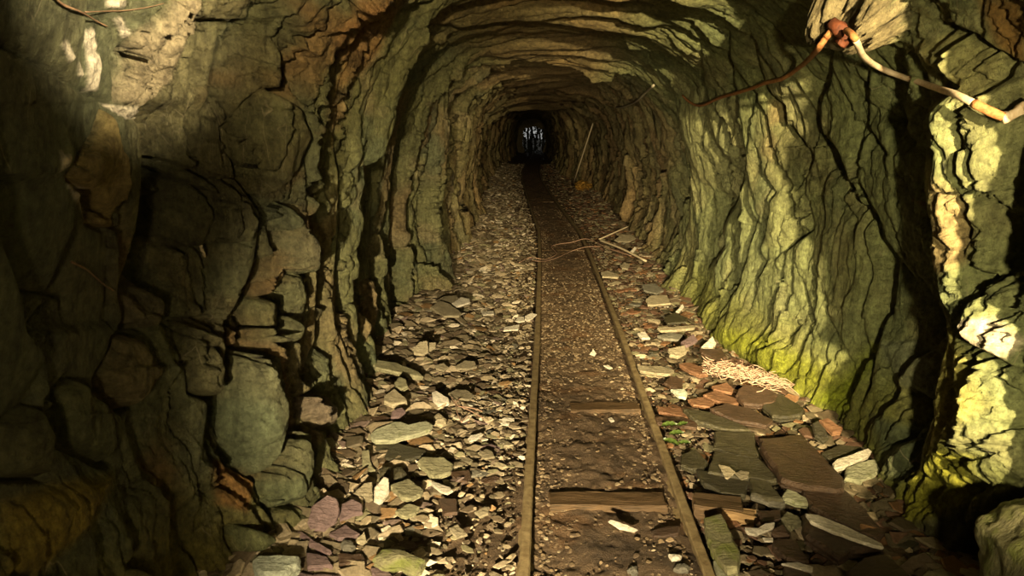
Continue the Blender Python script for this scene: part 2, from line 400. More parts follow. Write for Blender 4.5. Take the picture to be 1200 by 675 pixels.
def patch(side, pts, height=0., edge=6., colr=None, ca=.85, soft=3., nz=.5, groove_d=0., flat=0.):
    """raise (or sink) a stone of the traced outline and / or give it a mineral or painted shade colour"""
    xs = [p[0] for p in pts]; ys = [p[1] for p in pts]; w = edge * 2 + 8
    idx = region(min(xs) - w, max(xs) + w, min(ys) - w, max(ys) + w, side)
    if len(idx[0]) == 0: return
    idx = zgate(idx, [(sum(xs) / len(xs), sum(ys) / len(ys))] + pts[::2])
    if len(idx[0]) == 0: return
    qx = PX[idx] + warpx[idx] * .8; qy = PY[idx] + warpy[idx] * .8
    d, s, t = polydist(qx, qy, pts + [pts[0]]); ins = inpoly(qx, qy, pts); sd = np.where(ins, d, -d)
    if flat: H[idx] = H[idx] * (1 - flat * sstep(-edge, edge, sd))
    if height and side == 'L':
        height *= .72
        wl_ = sstep(-edge, edge, sd); H[idx] += wl_ * .014 * fbm(YY[idx] * 9, SS[idx] * 6, 66, 5, True)
    if height: H[idx] += height * np.clip(1 - np.exp(-np.clip(sd, 0, None) / edge), 0, 1)
    if groove_d: H[idx] -= groove_d * np.exp(-(sd / (edge * .45)) ** 2)
    if colr is not None:
        wgt = sstep(-soft, soft, sd + nz * 10 * n_b[idx] ) * ca
        col[idx] = col[idx] * (1 - wgt[:, None]) + np.array(colr) * wgt[:, None]
def ell(cx, cy, rx, ry, a=0, n=14):
    a = math.radians(a); r = []
    for i in range(n):
        t = 2 * math.pi * i / n; k = 1 + .08 * math.sin(3 * t + cx)
        r.append((cx + k * (rx * math.cos(t) * math.cos(a) - ry * math.sin(t) * math.sin(a)), cy + k * (rx * math.cos(t) * math.sin(a) + ry * math.sin(t) * math.cos(a))))
    return r

# -- right wall crevices (left side of each is the gentle one, the nearer slab stands proud on the right)
groove('R', [(850, 40), (852, 80), (853, 125), (853, 170), (848, 210), (843, 244), (833, 270), (835, 288), (819, 312), (815, 335), (809, 362)], 9, 3, .11)
groove('R', [(881, 50), (887, 87), (899, 117), (912, 126), (915, 150), (926, 167), (938, 185), (930, 212), (932, 238)], 9, 4, .11)
groove('R', [(927, 220), (938, 247), (941, 270), (926, 282), (905, 303)], 7, 3, .07)
groove('R', [(976, 30), (967, 81), (955, 120), (950, 138), (957, 160), (969, 190), (984, 239), (1004, 272), (1025, 304), (1043, 328)], 8, 4, .12)
groove('R', [(967, 165), (985, 205), (1000, 240), (1018, 275)], 5, 3, .06)
groove('R', [(1000, 262), (1010, 304), (1017, 335), (1015, 364), (1001, 398), (990, 425), (985, 449), (987, 478)], 22, 7, .17)
groove('R', [(876, 165), (887, 206), (901, 226), (898, 250), (890, 273), (887, 288)], 5, 2.5, .06)
groove('R', [(898, 290), (890, 315), (881, 330), (880, 358)], 5, 2.5, .05)
groove('R', [(860, 150), (862, 194), (866, 238), (874, 262), (868, 290), (858, 324), (846, 359), (836, 382)], 13, 4, .14)
groove('R', [(785, 113), (788, 137), (794, 178), (800, 226), (796, 258), (788, 291), (778, 325)], 10, 3, .15)
groove('R', [(820, 60), (818, 100), (826, 150), (838, 190), (842, 215)], 5, 2.5, .05)
groove('R', [(806, 270), (800, 300), (795, 340)], 4, 2, .03)
groove('R', [(1058, 60), (1070, 90), (1076, 139), (1074, 175), (1078, 218), (1080, 269), (1082, 310), (1092, 338), (1094, 364), (1087, 398), (1087, 437), (1081, 472), (1072, 508), (1066, 545)], 20, 8, .20)
groove('R', [(1062, 340), (1064, 404), (1067, 449), (1066, 490)], 12, 5, .10)
groove('R', [(1040, 60), (1040, 98), (1031, 127), (1031, 155)], 9, 4, .09)
groove('R', [(1043, 124), (1058, 151), (1067, 180)], 6, 3, .06)
groove('R', [(988, 60), (1004, 89), (997, 124), (998, 148), (1013, 178), (1018, 210)], 6, 3, .06)
groove('R', [(1031, 190), (1034, 222), (1028, 250)], 4, 2, .03)
groove('R', [(1035, 250), (1030, 280), (1040, 310)], 3, 2, .025)
groove('R', [(1125, 160), (1135, 186), (1150, 210), (1164, 233), (1161, 270), (1155, 300)], 5, 3, .05)
groove('R', [(1114, 240), (1115, 272), (1108, 287), (1117, 307), (1129, 325), (1129, 358)], 5, 3, .05)
groove('R', [(1126, 362), (1135, 401), (1140, 437), (1158, 482), (1141, 505), (1132, 532)], 6, 3, .06)
groove('R', [(1128, 345), (1145, 375), (1165, 404), (1196, 434)], 10, 6, .09)
groove('R', [(1100, 28), (1120, 38), (1138, 46), (1161, 64), (1196, 78)], 8, 4, .08)
groove('R', [(1110, 125), (1130, 165), (1150, 185)], 5, 3, .05)
groove('R', [(1130, 560), (1150, 541), (1173, 538), (1185, 526), (1199, 518)], 4, 3, .05)
groove('R', [(1190, 240), (1194, 300), (1196, 350)], 10, 6, .10)
groove('R', [(930, 376), (908, 398), (894, 412)], 4, 3, .05)
groove('R', [(884, 384), (870, 398), (858, 405)], 3, 2, .03)
groove('R', [(929, 325), (935, 359), (942, 380)], 4, 2.5, .04)
groove('R', [(952, 340), (953, 362), (964, 404)], 4, 2.5, .04)
groove('R', [(962, 230), (978, 262), (980, 280)], 4, 2.5, .035)
groove('R', [(1012, 395), (1006, 430), (1002, 470)], 6, 3, .05)
groove('R', [(1030, 520), (1045, 480), (1040, 450)], 8, 4, .07)
groove('R', [(1085, 540), (1098, 500), (1092, 470)], 6, 4, .05)
groove('R', [(745, 120), (755, 170), (757, 230), (752, 262)], 6, 2.5, .07)
groove('R', [(770, 170), (773, 220), (768, 270), (765, 300)], 5, 2.5, .06)
groove('R', [(718, 120), (722, 160), (722, 215), (718, 240)], 4, 2, .06)
groove('R', [(735, 190), (742, 230), (738, 258)], 3, 2, .04)
# -- right wall bulging folds
patch('R', [(1092, 120), (1130, 100), (1200, 90), (1200, 560), (1130, 580), (1085, 560), (1092, 480), (1105, 400), (1096, 300), (1088, 200)], .13, 22)
patch('R', [(965, -30), (1064, -30), (1066, 30), (1056, 47), (1030, 42), (1010, 36), (985, 27), (966, 18)], .20, 9, (.25, .20, .11), .85)
patch('R', [(1080, 50), (1110, 40), (1165, 70), (1180, 110), (1140, 110), (1090, 75)], .08, 9, (.36, .34, .14), .6)
patch('R', [(838, 372), (870, 360), (900, 380), (925, 410), (905, 440), (870, 425), (836, 398)], .06, 14)
patch('R', [(895, 230), (925, 222), (940, 260), (915, 290), (893, 290)], .05, 10, (.34, .36, .16), .5)
patch('R', [(1018, 400), (1045, 395), (1060, 420), (1052, 460), (1030, 450)], .05, 9, (.23, .26, .17), .6)
patch('R', [(790, 130), (810, 105), (850, 120), (852, 160), (842, 235), (812, 215), (795, 160)], .06, 10, (.33, .33, .16), .5)
# -- right wall colours, some with shade painted in
for q in ([(1100, 390), (1120, 385), (1160, 420), (1180, 480), (1150, 520), (1090, 530), (1085, 470)],): patch('R', q, 0, 6, (.62, .58, .16), .75, 12, .9)
patch('R', [(1100, 190), (1118, 185), (1122, 230), (1115, 330), (1100, 330)], 0, 6, (.52, .52, .22), .7, 6, .6)
patch('R', [(1120, 200), (1165, 230), (1160, 300), (1120, 320)], 0, 6, (.52, .36, .18), .6, 10, .8)
patch('R', [(1158, 375), (1185, 370), (1199, 400), (1190, 420), (1165, 400)], .02, 5, (.75, .66, .52), .9, 4, .5)
patch('R', [(1040, 590), (1100, 520), (1170, 540), (1130, 600), (1060, 620)], 0, 6, (.36, .36, .03), .8, 12, .8)
patch('R', [(965, 440), (985, 400), (1000, 420), (985, 485), (945, 470)], 0, 6, (.32, .40, .02), .8, 8, .7)
patch('R', [(840, 380), (900, 395), (960, 440), (940, 468), (880, 425), (838, 400)], 0, 6, (.30, .34, .02), .7, 10, .7)
patch('R', [(976, 28), (1000, 26), (1000, 60), (985, 62), (978, 50)], 0, 6, (.22, .06, .02), .9, 4, .5)
patch('R', [(1150, 0), (1200, 0), (1200, 75), (1170, 60)], 0, 6, (.34, .17, .04), .75, 10, .7)
patch('R', [(1045, 240), (1068, 252), (1072, 262), (1060, 262)], 0, 6, (.30, .12, .04), .8, 3, .4)
patch('R', [(888, 120), (905, 118), (910, 145), (892, 150)], 0, 6, (.52, .42, .20), .7, 5, .6)
patch('R', [(893, 150), (905, 165), (900, 190), (888, 180)], 0, 6, (.50, .40, .2), .5, 5, .6)
patch('R', [(1062, 330), (1096, 330), (1090, 420), (1072, 500), (1052, 520), (1058, 420)], 0, 6, (.10, .08, .045), .8, 8, .5)  # shadow of the near bulge painted into the rock colour
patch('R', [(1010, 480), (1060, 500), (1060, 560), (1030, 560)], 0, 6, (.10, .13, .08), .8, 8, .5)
patch('R', [(1110, 640), (1150, 590), (1205, 560), (1205, 700), (1100, 700)], -.16, 14, (.07, .06, .04), .9, 8, .3)  # sunk hollow, its shade also put into the colour
patch('R', [(1040, 620), (1140, 590), (1110, 650), (1050, 660)], -.02, 10, (.08, .075, .05), .8, 8, .3)  # foot of the hollow, darkened with painted shade
# -- left wall: near slab and the stones beyond it
groove('L', [(0, 55), (15, 59), (44, 74), (74, 92), (98, 107), (123, 120), (145, 132), (166, 142)], 3, 3, .025, 0, .6)
patch('L', [(124, 124), (132, 150), (145, 190), (144, 225), (132, 270), (116, 265), (106, 228), (92, 205), (98, 183), (112, 160)], .045, 5, (.34, .25, .09), .7, 3, .3, .03)
groove('L', [(172, 120), (180, 180), (178, 230), (172, 270), (160, 310), (150, 345)], 5, 26, .24, .1)
groove('L', [(6, 205), (18, 278), (33, 313), (47, 364), (52, 400)], 8, 26, .11, .1)
groove('L', [(59, 343), (98, 355), (98, 378)], 3, 3, .025)
groove('L', [(150, 50), (136, 68), (142, 100), (140, 120)], 4, 4, .04)
patch('L', [(150, 45), (192, 20), (215, -20), (235, -20), (222, 40), (206, 100), (190, 130), (168, 128), (140, 118), (150, 85)], .04, 6, (.46, .38, .24), .8, 6, .5)
for q in ([(122, -6), (148, -6), (146, 9), (124, 8)], [(131, 22), (140, 20), (150, 40), (144, 46)], [(98, 38), (108, 34), (114, 55), (118, 105), (106, 108), (100, 75)],
          [(70, 50), (78, 48), (88, 68), (82, 74)], [(128, 122), (160, 124), (170, 136), (164, 142), (140, 134)], [(75, 178), (88, 185), (86, 192), (78, 200)], [(96, 218), (104, 222), (114, 262), (108, 250)], [(92, 72), (99, 88), (94, 90)]):
    patch('L', q, .006, 3, (.78, .70, .54), .95, 1.5, .25)
groove('L', [(100, 38), (108, 62), (120, 60)], 2, 2, .012)
patch('L', ell(172, 352, 27, 36), .12, 9, (.20, .17, .10), .7, 5, .4, .05)
patch('L', [(140, 395), (158, 392), (182, 428), (165, 455), (142, 482), (122, 465), (118, 445), (135, 415)], .10, 7, (.24, .20, .10), .8, 3, .3, .05)
patch('L', [(200, 215), (235, 205), (275, 215), (300, 255), (290, 285), (240, 300), (215, 290), (205, 250)], .11, 10, (.12, .12, .06), .5, 3, .3, .06)
patch('L', [(300, 125), (320, 105), (345, 115), (358, 155), (345, 200), (318, 240), (295, 200), (290, 150)], .12, 10, (.13, .14, .065), .5, 3, .3, .06)
patch('L', ell(352, 285, 16, 42, -12), .08, 7, (.14, .16, .09), .6, 3, .3, .05)
patch('L', ell(345, 365, 15, 42, 8), .07, 7, (.13, .14, .07), .6, 3, .3, .05)
patch('L', [(278, 415), (300, 404), (322, 415), (326, 450), (332, 480), (318, 540), (300, 560), (270, 540), (262, 480)], .13, 10, (.13, .16, .09), .75, 3, .3, .06)
patch('L', [(345, 500), (358, 505), (362, 550), (350, 590), (318, 598), (305, 570), (325, 530)], .10, 9, (.12, .15, .08), .7, 3, .3, .06)
patch('L', [(352, 468), (372, 460), (388, 480), (386, 502), (368, 500), (355, 488)], .11, 6, (.22, .17, .13), .7, 3, .3, .05)
patch('L', ell(292, 632, 24, 18, 10), .10, 8, (.11, .14, .07), .6, 3, .3, .05)
patch('L', [(255, 540), (300, 560), (290, 600), (255, 590)], .02, 7, (.38, .20, .06), .8, 5, .5)
patch('L', [(220, 380), (262, 375), (270, 420), (258, 470), (225, 460)], .08, 9, (.15, .13, .06), .5, 3, .3, .05)
patch('L', [(300, 345), (330, 350), (325, 400), (300, 395)], .07, 8, (.12, .14, .06), .5, 3, .3, .05)
patch('L', [(0, 590), (60, 570), (130, 560), (100, 620), (40, 675), (0, 675)], .04, 12, (.36, .27, .04), .75, 12, .7)
patch('L', [(90, 440), (120, 470), (135, 520), (120, 545), (70, 520), (60, 470)], .06, 10, (.15, .16, .07), .5, 3, .3, .04)
patch('L', [(0, 500), (40, 470), (60, 510), (50, 560), (0, 560)], .06, 10, (.14, .14, .06), .5, 3, .3, .04)
groove('L', [(210, 150), (225, 190), (205, 230), (190, 300), (195, 350), (210, 400)], 10, 14, .10)
groove('L', [(268, 40), (262, 100), (275, 150), (290, 210), (322, 250), (310, 320), (280, 380), (255, 470), (240, 560)], 8, 10, .09)
groove('L', [(335, 50), (345, 100), (370, 160), (372, 240), (385, 320), (380, 400), (345, 460)], 7, 8, .09)
groove('L', [(420, 40), (408, 90), (405, 150), (412, 230), (410, 300), (408, 380), (425, 440)], 5, 6, .09)
groove('L', [(432, 150), (440, 230), (436, 300), (445, 370), (448, 430)], 3, 4, .05)
for q in ([(420, 0), (470, 0), (440, 70), (415, 100)], [(395, 40), (420, 20), (412, 140), (398, 170)]): patch('L', q, .02, 6, (.40, .20, .07), .6, 10, .8)
patch('L', [(425, 330), (440, 325), (445, 360), (436, 400), (428, 380)], .04, 5, (.36, .26, .13), .7, 3, .3, .03)
groove('L', [(468, 165), (465, 240), (465, 330), (470, 430)], 3, 13, .15, .1)
groove('L', [(532, 90), (528, 180), (530, 250), (536, 315)], 2, 7, .14, .1)
groove('L', [(572, 128), (569, 180), (570, 235)], 2, 4, .12, .1)
groove('L', [(480, 160), (476, 240), (474, 330), (480, 420)], 3, 8, .08)
groove('L', [(500, 130), (503, 200), (500, 300), (505, 360)], 2, 4, .05)
groove('L', [(540, 120), (543, 170), (545, 230), (552, 280)], 2, 4, .07)
groove('L', [(560, 130), (562, 180), (565, 240)], 2, 3, .05)

# fade relief into the floor a little and keep the opening at the far end clear
Hc = H * (1 - .5 * sstep(30, 50, YY))
Pf = P + Nrm * Hc[..., None]
Pf[..., 1] += 0
idx_grid = np.arange(YY.size).reshape(YY.shape)
def strip(name, j0, j1):
    g = idx_grid[:, j0:j1 + 1]; ny, nx = g.shape
    loc = np.arange(ny * nx).reshape(ny, nx)
    q = np.stack([loc[:-1, :-1], loc[1:, :-1], loc[1:, 1:], loc[:-1, 1:]], -1).reshape(-1, 4)
    co = Pf.reshape(-1, 3)[g.ravel()]; cc = col.reshape(-1, 3)[g.ravel()]
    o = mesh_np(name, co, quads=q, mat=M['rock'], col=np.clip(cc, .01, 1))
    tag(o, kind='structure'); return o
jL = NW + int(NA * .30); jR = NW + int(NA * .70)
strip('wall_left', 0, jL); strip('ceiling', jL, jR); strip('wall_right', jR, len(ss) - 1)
del H2, A1, A2, A3, L1_, dome, dome2

# unseen rock plate added behind the viewer to keep the sky's light out
def rock_plate(name, Y0, xs, zs, colr, hole=None, thick=.0):
    gx, gy = np.meshgrid(xs, zs, indexing='ij')
    d = .12 * fbm(gx * 1.5, gy * 1.5, 151, 4) + .05 * fbm(gx * 6, gy * 6, 152, 3)
    co = np.stack([gx, Y0 + d, gy], -1).reshape(-1, 3)
    ny, nx = gx.shape; loc = np.arange(ny * nx).reshape(ny, nx)
    q = np.stack([loc[:-1, :-1], loc[1:, :-1], loc[1:, 1:], loc[:-1, 1:]], -1).reshape(-1, 4)
    if hole:
        cen = co[q].mean(1); k = ~hole(cen[:, 0], cen[:, 2]); q = q[k]
    o = mesh_np(name, co, quads=q, mat=M['rock'], col=np.tile(np.array(colr), (len(co), 1))); tag(o, kind='structure'); return o
rock_plate('added_wall_back', -2.55, np.linspace(-1.6, 2.0, 70), np.linspace(-.2, 2.7, 60), (.14, .12, .06))
# portal at the far end
ex, ez = (1.72, 1.2)
def portal(x, z):
    return (np.abs((x - 1.55) / .80) ** 3 + np.abs((z - .98) / 1.02) ** 3) < 1 + .25 * np.sin(x * 9) * np.cos(z * 7)
rock_plate('wall_far', 50.0, np.linspace(-1.2, 4.2, 120), np.linspace(-.2, 3.2, 90), (.12, .10, .05), portal)

# ------------------------------------------------------------------ floor
nxf = 400
Yf = np.concatenate([np.arange(-2.6, 1.0, .06), 1.0 * 1.0042 ** np.arange(0, 990)])
uu = np.linspace(0, 1, nxf)
FY, FU = np.meshgrid(Yf, uu, indexing='ij')
lx = np.interp(FY, LY, LX) - .25; rx = np.interp(FY, RY, RX) + .3
FX = lx + (rx - lx) * FU
rxl = railx(FY)
def floor_height(X, Y):
    r = railx(Y); inner = sstep(r - .10, r + .05, X) * sstep(r + .70, r + .55, X)
    lw = np.interp(Y, LY, LX); rw = np.interp(Y, RY, RX)
    z = gz(Y) - .035 + .022 * fbm(X * 2.2, Y * 1.6, 161, 4) + .012 * fbm(X * 9, Y * 9, 163, 3)
    z = z + .012 * inner * (1 - ((X - r - .3) / .3) ** 2)
    z = z + .06 * sstep(.35, 0, X - lw) + .05 * sstep(.4, 0, rw - X)
    return z
FZ = floor_height(FX, FY) + .016 * fbm(FX * 14, FY * 11, 167, 5) - .006 * np.clip(fbm(FX * 30, FY * 22, 169, 2), 0, 1)
mudc = np.zeros(FX.shape + (3,)); 
mudc[:] = (.155, .105, .058)
nb = fbm(FX * 4, FY * 3, 171, 5)
mudc = mudc * (1 - sstep(.1, .4, nb)[..., None] * .45)
rust = sstep(.12, .35, fbm(FX * 3, FY * 5, 173, 4)); mudc = mudc * (1 - .5 * rust[..., None]) + np.array((.17, .085, .03)) * .5 * rust[..., None]
rdark = sstep(rxl + .62, rxl + .8, FX) * sstep(4.6, 3.6, FY); mudc = mudc * (1 - .5 * rdark[..., None])  # mud darker right of the right rail, near stretch only
ny, nx = FX.shape; loc = np.arange(ny * nx).reshape(ny, nx)
q = np.stack([loc[:-1, :-1], loc[:-1, 1:], loc[1:, 1:], loc[1:, :-1]], -1).reshape(-1, 4)
fl = mesh_np('floor', np.stack([FX, FY, FZ], -1).reshape(-1, 3), quads=q, mat=M['mud'], col=mudc.reshape(-1, 3)); tag(fl, kind='structure')
def fz(x, y): return float(floor_height(np.array([x]), np.array([y]))[0])

# ------------------------------------------------------------------ generic builders
def tube(pts, rad, mat, name, segs=8, parent=None, jitter=0, closed=False):
    """tube of varying radius along points; returns verts, faces"""
    P_ = [Vector(p) for p in pts]; V = []; Fc = []
    for i, p in enumerate(P_):
        t = (P_[min(i + 1, len(P_) - 1)] - P_[max(i - 1, 0)]).normalized()
        up = Vector((0, 0, 1)) if abs(t.z) < .9 else Vector((1, 0, 0))
        a = t.cross(up).normalized(); b = t.cross(a).normalized()
        r = rad(i / (len(P_) - 1)) if callable(rad) else rad
        for k in range(segs):
            an = 2 * math.pi * k / segs; rr_ = r * (1 + jitter * (mnoise.noise(p * 40 + Vector((k * 3.1, 0, 0)))))
            V.append(p + a * math.cos(an) * rr_ + b * math.sin(an) * rr_)
    for i in range(len(P_) - 1):
        for k in range(segs):
            Fc.append((i * segs + k, i * segs + (k + 1) % segs, (i + 1) * segs + (k + 1) % segs, (i + 1) * segs + k))
    Fc.append(tuple(range(segs))[::-1]); Fc.append(tuple((len(P_) - 1) * segs + k for k in range(segs)))
    if name is None: return V, Fc
    return mesh_np(name, V, faces=Fc, mat=mat, smooth=True, parent=parent)
def catmull(pts, n=8):
    P_ = [Vector(p) for p in pts]; P_ = [P_[0] * 2 - P_[1]] + P_ + [P_[-1] * 2 - P_[-2]]; out = []
    for i in range(1, len(P_) - 2):
        for k in range(n):
            t = k / n; a, b, c, d = P_[i - 1], P_[i], P_[i + 1], P_[i + 2]
            out.append(.5 * ((2 * b) + (c - a) * t + (2 * a - 5 * b + 4 * c - d) * t * t + (3 * b - a - 3 * c + d) * t ** 3))
    out.append(P_[-2]); return out

# ------------------------------------------------------------------ rails and sleepers
def rail_profile():      # flat-bottomed light rail: head, web, foot
    return [(-.030, -.075), (.030, -.075), (.030, -.068), (.008, -.060), (.006, -.030), (.017, -.022), (.019, -.006), (.014, 0), (-.014, 0), (-.019, -.006), (-.017, -.022), (-.006, -.030), (-.008, -.060), (-.030, -.068)]
def make_rail(off, label):
    ys = np.concatenate([np.arange(-1.2, 12, .06), np.arange(12, 50.5, .35)]); prof = rail_profile(); V = []; Fc = []; n = len(prof)
    xs = smooth_interp(ys, ry, rl, .35) + off
    for i, y in enumerate(ys):
        z = float(gz(y)) + .022 + .006 * mnoise.noise(Vector((off * 9, y * .8, 0)))
        for j, (a, b) in enumerate(prof):
            w = .0016 * mnoise.noise(Vector((j * 2.3 + off * 50, y * 14, 1)))
            V.append((xs[i] + a + w, y, z + b + w))
    for i in range(len(ys) - 1):
        for j in range(n): Fc.append((i * n + j, i * n + (j + 1) % n, (i + 1) * n + (j + 1) % n, (i + 1) * n + j))
    Fc.append(tuple(range(n))); Fc.append(tuple((len(ys) - 1) * n + k for k in range(n))[::-1])
    o = mesh_np('rail', V, faces=Fc, mat=M['rail'], smooth=False)
    return tag(o, label, 'rail')
make_rail(0, 'rusty rail on the left side of the track, nearer the dark wall')
make_rail(.6, 'rusty rail on the right side of the track, beside the wet slabs')

def beam(name, x0, y0, x1, y1, zt, w, h, mat, seed, label, cat='sleeper', group=None):
    L = math.hypot(x1 - x0, y1 - y0); a = math.atan2(y1 - y0, x1 - x0); n = 26; prof = [(-.5, -1), (.5, -1), (.5, -.12), (.42, 0), (-.42, 0), (-.5, -.12)]
    pr = []
    for i in range(len(prof)):
        p, q_ = prof[i], prof[(i + 1) % len(prof)]; m_ = 3 if i in (2, 3, 4) else 1
        for k in range(m_): pr.append((p[0] + (q_[0] - p[0]) * k / m_, p[1] + (q_[1] - p[1]) * k / m_))
    V = []; Fc = []; m_ = len(pr)
    for i in range(n + 1):
        s = i / n * L - L / 2
        for j, (u, v) in enumerate(pr):
            ww = .006 * mnoise.noise(Vector((s * 9 + seed, j * 1.7, seed))); e = .015 * mnoise.noise(Vector((j * 2.1, seed, i * .1))) if i in (0, n) else 0
            V.append((s + e, u * w + ww, v * h + ww * .8))
    for i in range(n):
        for j in range(m_): Fc.append((i * m_ + j, i * m_ + (j + 1) % m_, (i + 1) * m_ + (j + 1) % m_, (i + 1) * m_ + j))
    Fc.append(tuple(range(m_))[::-1]); Fc.append(tuple(n * m_ + k for k in range(m_)))
    o = mesh_np(name, V, faces=Fc, mat=mat, smooth=False); o.location = ((x0 + x1) / 2, (y0 + y1) / 2, zt); o.rotation_euler = (0, 0, a)
    return tag(o, label, cat, group)
def on_ground(px, py, z=-.02): return ground(px, py, z)
a = on_ground(632, 588); b = on_ground(778, 588)
beam('railway_sleeper', a[0] + .04, a[1], b[0] - .0, b[1], -.006, .12, .07, M['wood'], 1, 'dark wet wooden sleeper crossing between the rails just beyond the white sliver of slate', group=None)
a = on_ground(690, 478); b = on_ground(756, 478)
beam('railway_sleeper', a[0] - .1, a[1], b[0] - .03, b[1], -.010, .11, .07, M['wood'], 2, 'rusty brown wooden sleeper half buried against the right rail, two sleepers from the viewer')
for k, (py, lab) in enumerate([(292, 'buried wooden sleeper under the loop of thin wire'), (236, 'flat dark sleeper in the track where the rails bend left')]):
    a = on_ground(600, py); xx = float(railx(a[1]))
    beam('railway_sleeper', xx + .03, a[1], xx + .57, a[1] + .02, float(gz(a[1])) - .022, .13, .07, M['wood'], 5 + k, lab)
a = on_ground(812, 594, .0); b = on_ground(868, 600, .0)
beam('broken_timber', a[0] - .0, a[1], b[0] + .0, b[1], .035, .11, .09, M['wood'], 9, 'broken rotten timber end sticking out beyond the right rail above the mossy slab', 'timber')
a = on_ground(846, 604, 0); b = on_ground(884, 610, 0)
beam('timber_stub', a[0], a[1], b[0], b[1], .03, .045, .045, M['wood_pale'], 10, 'small pale orange stub of split timber in front of the dark timber end', 'timber')

# ------------------------------------------------------------------ slates
def slab_geo(outline, th, seed, rough=1.0, curv=.0):
    """outline: local xy points (top plane z=0). returns verts, faces of a split slate plate"""
    r = random.Random(seed); n0 = len(outline); pts = []
    per = sum(math.dist(outline[i], outline[(i + 1) % n0]) for i in range(n0)); stp = max(.006, per / 46)
    cx = sum(p[0] for p in outline) / n0; cy = sum(p[1] for p in outline) / n0
    for i in range(n0):
        a_, b_ = outline[i], outline[(i + 1) % n0]; L = math.dist(a_, b_); m_ = max(1, int(L / stp))
        for k in range(m_):
            t = k / m_; x = a_[0] + (b_[0] - a_[0]) * t; y = a_[1] + (b_[1] - a_[1]) * t
            w = stp * .55 * rough * mnoise.noise(Vector((x / (stp * 3.), y / (stp * 3.), seed * 1.37))) * (0.35 if k == 0 else 1)
            d = math.hypot(x - cx, y - cy) + 1e-6; pts.append((x + (x - cx) / d * w, y + (y - cy) / d * w))
    n = len(pts); V = []; Fc = []
    def ring(scale, inset, z, jit):
        for i, (x, y) in enumerate(pts):
            dx, dy = x - cx, y - cy; d = math.hypot(dx, dy) + 1e-6; ns = mnoise.noise(Vector((x * 30, y * 30, seed + z * 90)))
            f = (d * scale - inset * (1 + ns * .8)) / d; V.append((cx + dx * f, cy + dy * f, z + jit * ns))
    ring(1, .35 * th, -th, .0); ring(1, -.0, -th * .72, .04 * th); ring(1, .12 * th, -th * .6, .0); ring(1, -.03 * th, -th * .34, .05 * th); ring(1, .08 * th, -th * .1, .04 * th); ring(1, .22 * th, 0, .05 * th)
    R = 6
    for sc in (.72, .4): ring(sc, 0, curv * th * (1 - sc), .035 * th); R += 1
    for k in range(R - 1):
        for i in range(n): Fc.append((k * n + i, k * n + (i + 1) % n, (k + 1) * n + (i + 1) % n, (k + 1) * n + i))
    V.append((cx, cy, curv * th)); c = len(V) - 1
    for i in range(n): Fc.append(((R - 1) * n + i, (R - 1) * n + (i + 1) % n, c))
    Fc.append(tuple(range(n))[::-1])
    return V, Fc
def tri_normal_fix(pts):
    A = sum(pts[i][0] * pts[(i + 1) % len(pts)][1] - pts[(i + 1) % len(pts)][0] * pts[i][1] for i in range(len(pts)))
    return pts if A > 0 else pts[::-1]
OCC = []   # footprints of placed slabs (x, y, r)
def slate(poly, mat, label, z=.02, th=.03, tilt=(0, 0), name='slate', group=None, curv=0., rough=1.0, seed=None, cat='slate', edge=None):
    """poly: outline of the stone's upper face in the photograph; tilt (about x, about y) in degrees"""
    cxp = sum(p[0] for p in poly) / len(poly); cyp = sum(p[1] for p in poly) / len(poly)
    c = Vector(ground(cxp, cyp, z))
    from mathutils import Euler
    e = Euler((math.radians(tilt[0]), math.radians(tilt[1]), 0)); Rm = e.to_matrix(); nrm = Rm @ Vector((0, 0, 1)); Ri = Rm.inverted(); cam = Vector((0, 0, CAMH))
    loc = []
    for p in poly:
        far_ = Vector(unproj(p[0], p[1], 1.0)); d = far_ - cam
        t = (c - cam).dot(nrm) / d.dot(nrm); w = Ri @ (cam + d * t - c); loc.append((w.x, w.y))
    loc = tri_normal_fix(loc); seed = seed if seed is not None else int(cxp * 7 + cyp)
    V, Fc = slab_geo(loc, th, seed, rough, curv)
    o = mesh_np(name, V, faces=Fc, mat=M[mat], smooth=False); o.location = c; o.rotation_euler = e
    OCC.append((c.x, c.y, max(math.hypot(*q_) for q_ in loc) * .75))
    return tag(o, label, cat, group, 'thing')

SL = []
def S(*a, **k): SL.append(slate(*a, **k))
# left of the track
S([(295, 655), (300, 650), (325, 648), (351, 650), (349, 660), (330, 672), (308, 673), (298, 667)], 'mint', 'pale mint green stone at the foot of the dark wall, bottom left of the floor', .075, .06, (6, 0))
S([(360, 612), (366, 592), (384, 579), (394, 583), (398, 595), (394, 610), (380, 621), (364, 621)], 'purple', 'rounded purple slate leaning by the wall with a pale scratch on it', .07, .022, (32, 8))
S([(397, 605), (400, 590), (413, 584), (424, 590), (425, 600), (412, 603), (398, 610)], 'purple', 'brownish purple slate half behind the scratched purple one', .05, .02, (20, 0))
S([(385, 625), (405, 614), (422, 625), (413, 629), (395, 631)], 'purple', 'low purple slate in front of the two leaning purple slates', .03, .018, (8, 0))
S([(343, 623), (352, 622), (388, 645), (384, 649), (362, 638)], 'purple', 'long thin purplish slate on edge pointing at the pale mint stone', .035, .03, (14, -8))
S([(399, 636), (403, 631), (412, 632), (417, 640), (412, 646), (402, 644)], 'grey', 'small round grey stone beside the stacked purple splinters', .03, .022, (5, 0), name='round_stone', cat='stone', curv=.4)
S([(359, 647), (372, 648), (384, 652), (390, 662), (360, 664)], 'purple', 'split purplish slate with layered edge in front of the long thin slate', .03, .026, (6, 0))
S([(396, 648), (425, 648), (429, 655), (420, 661), (397, 661)], 'brown', 'dark layered slate block near the mossy lying stone', .03, .03, (5, 0))
S([(417, 632), (427, 622), (430, 634), (425, 638), (418, 635)], 'tan', 'small tan chip standing between the round grey stone and the gravel', .035, .012, (25, 0))
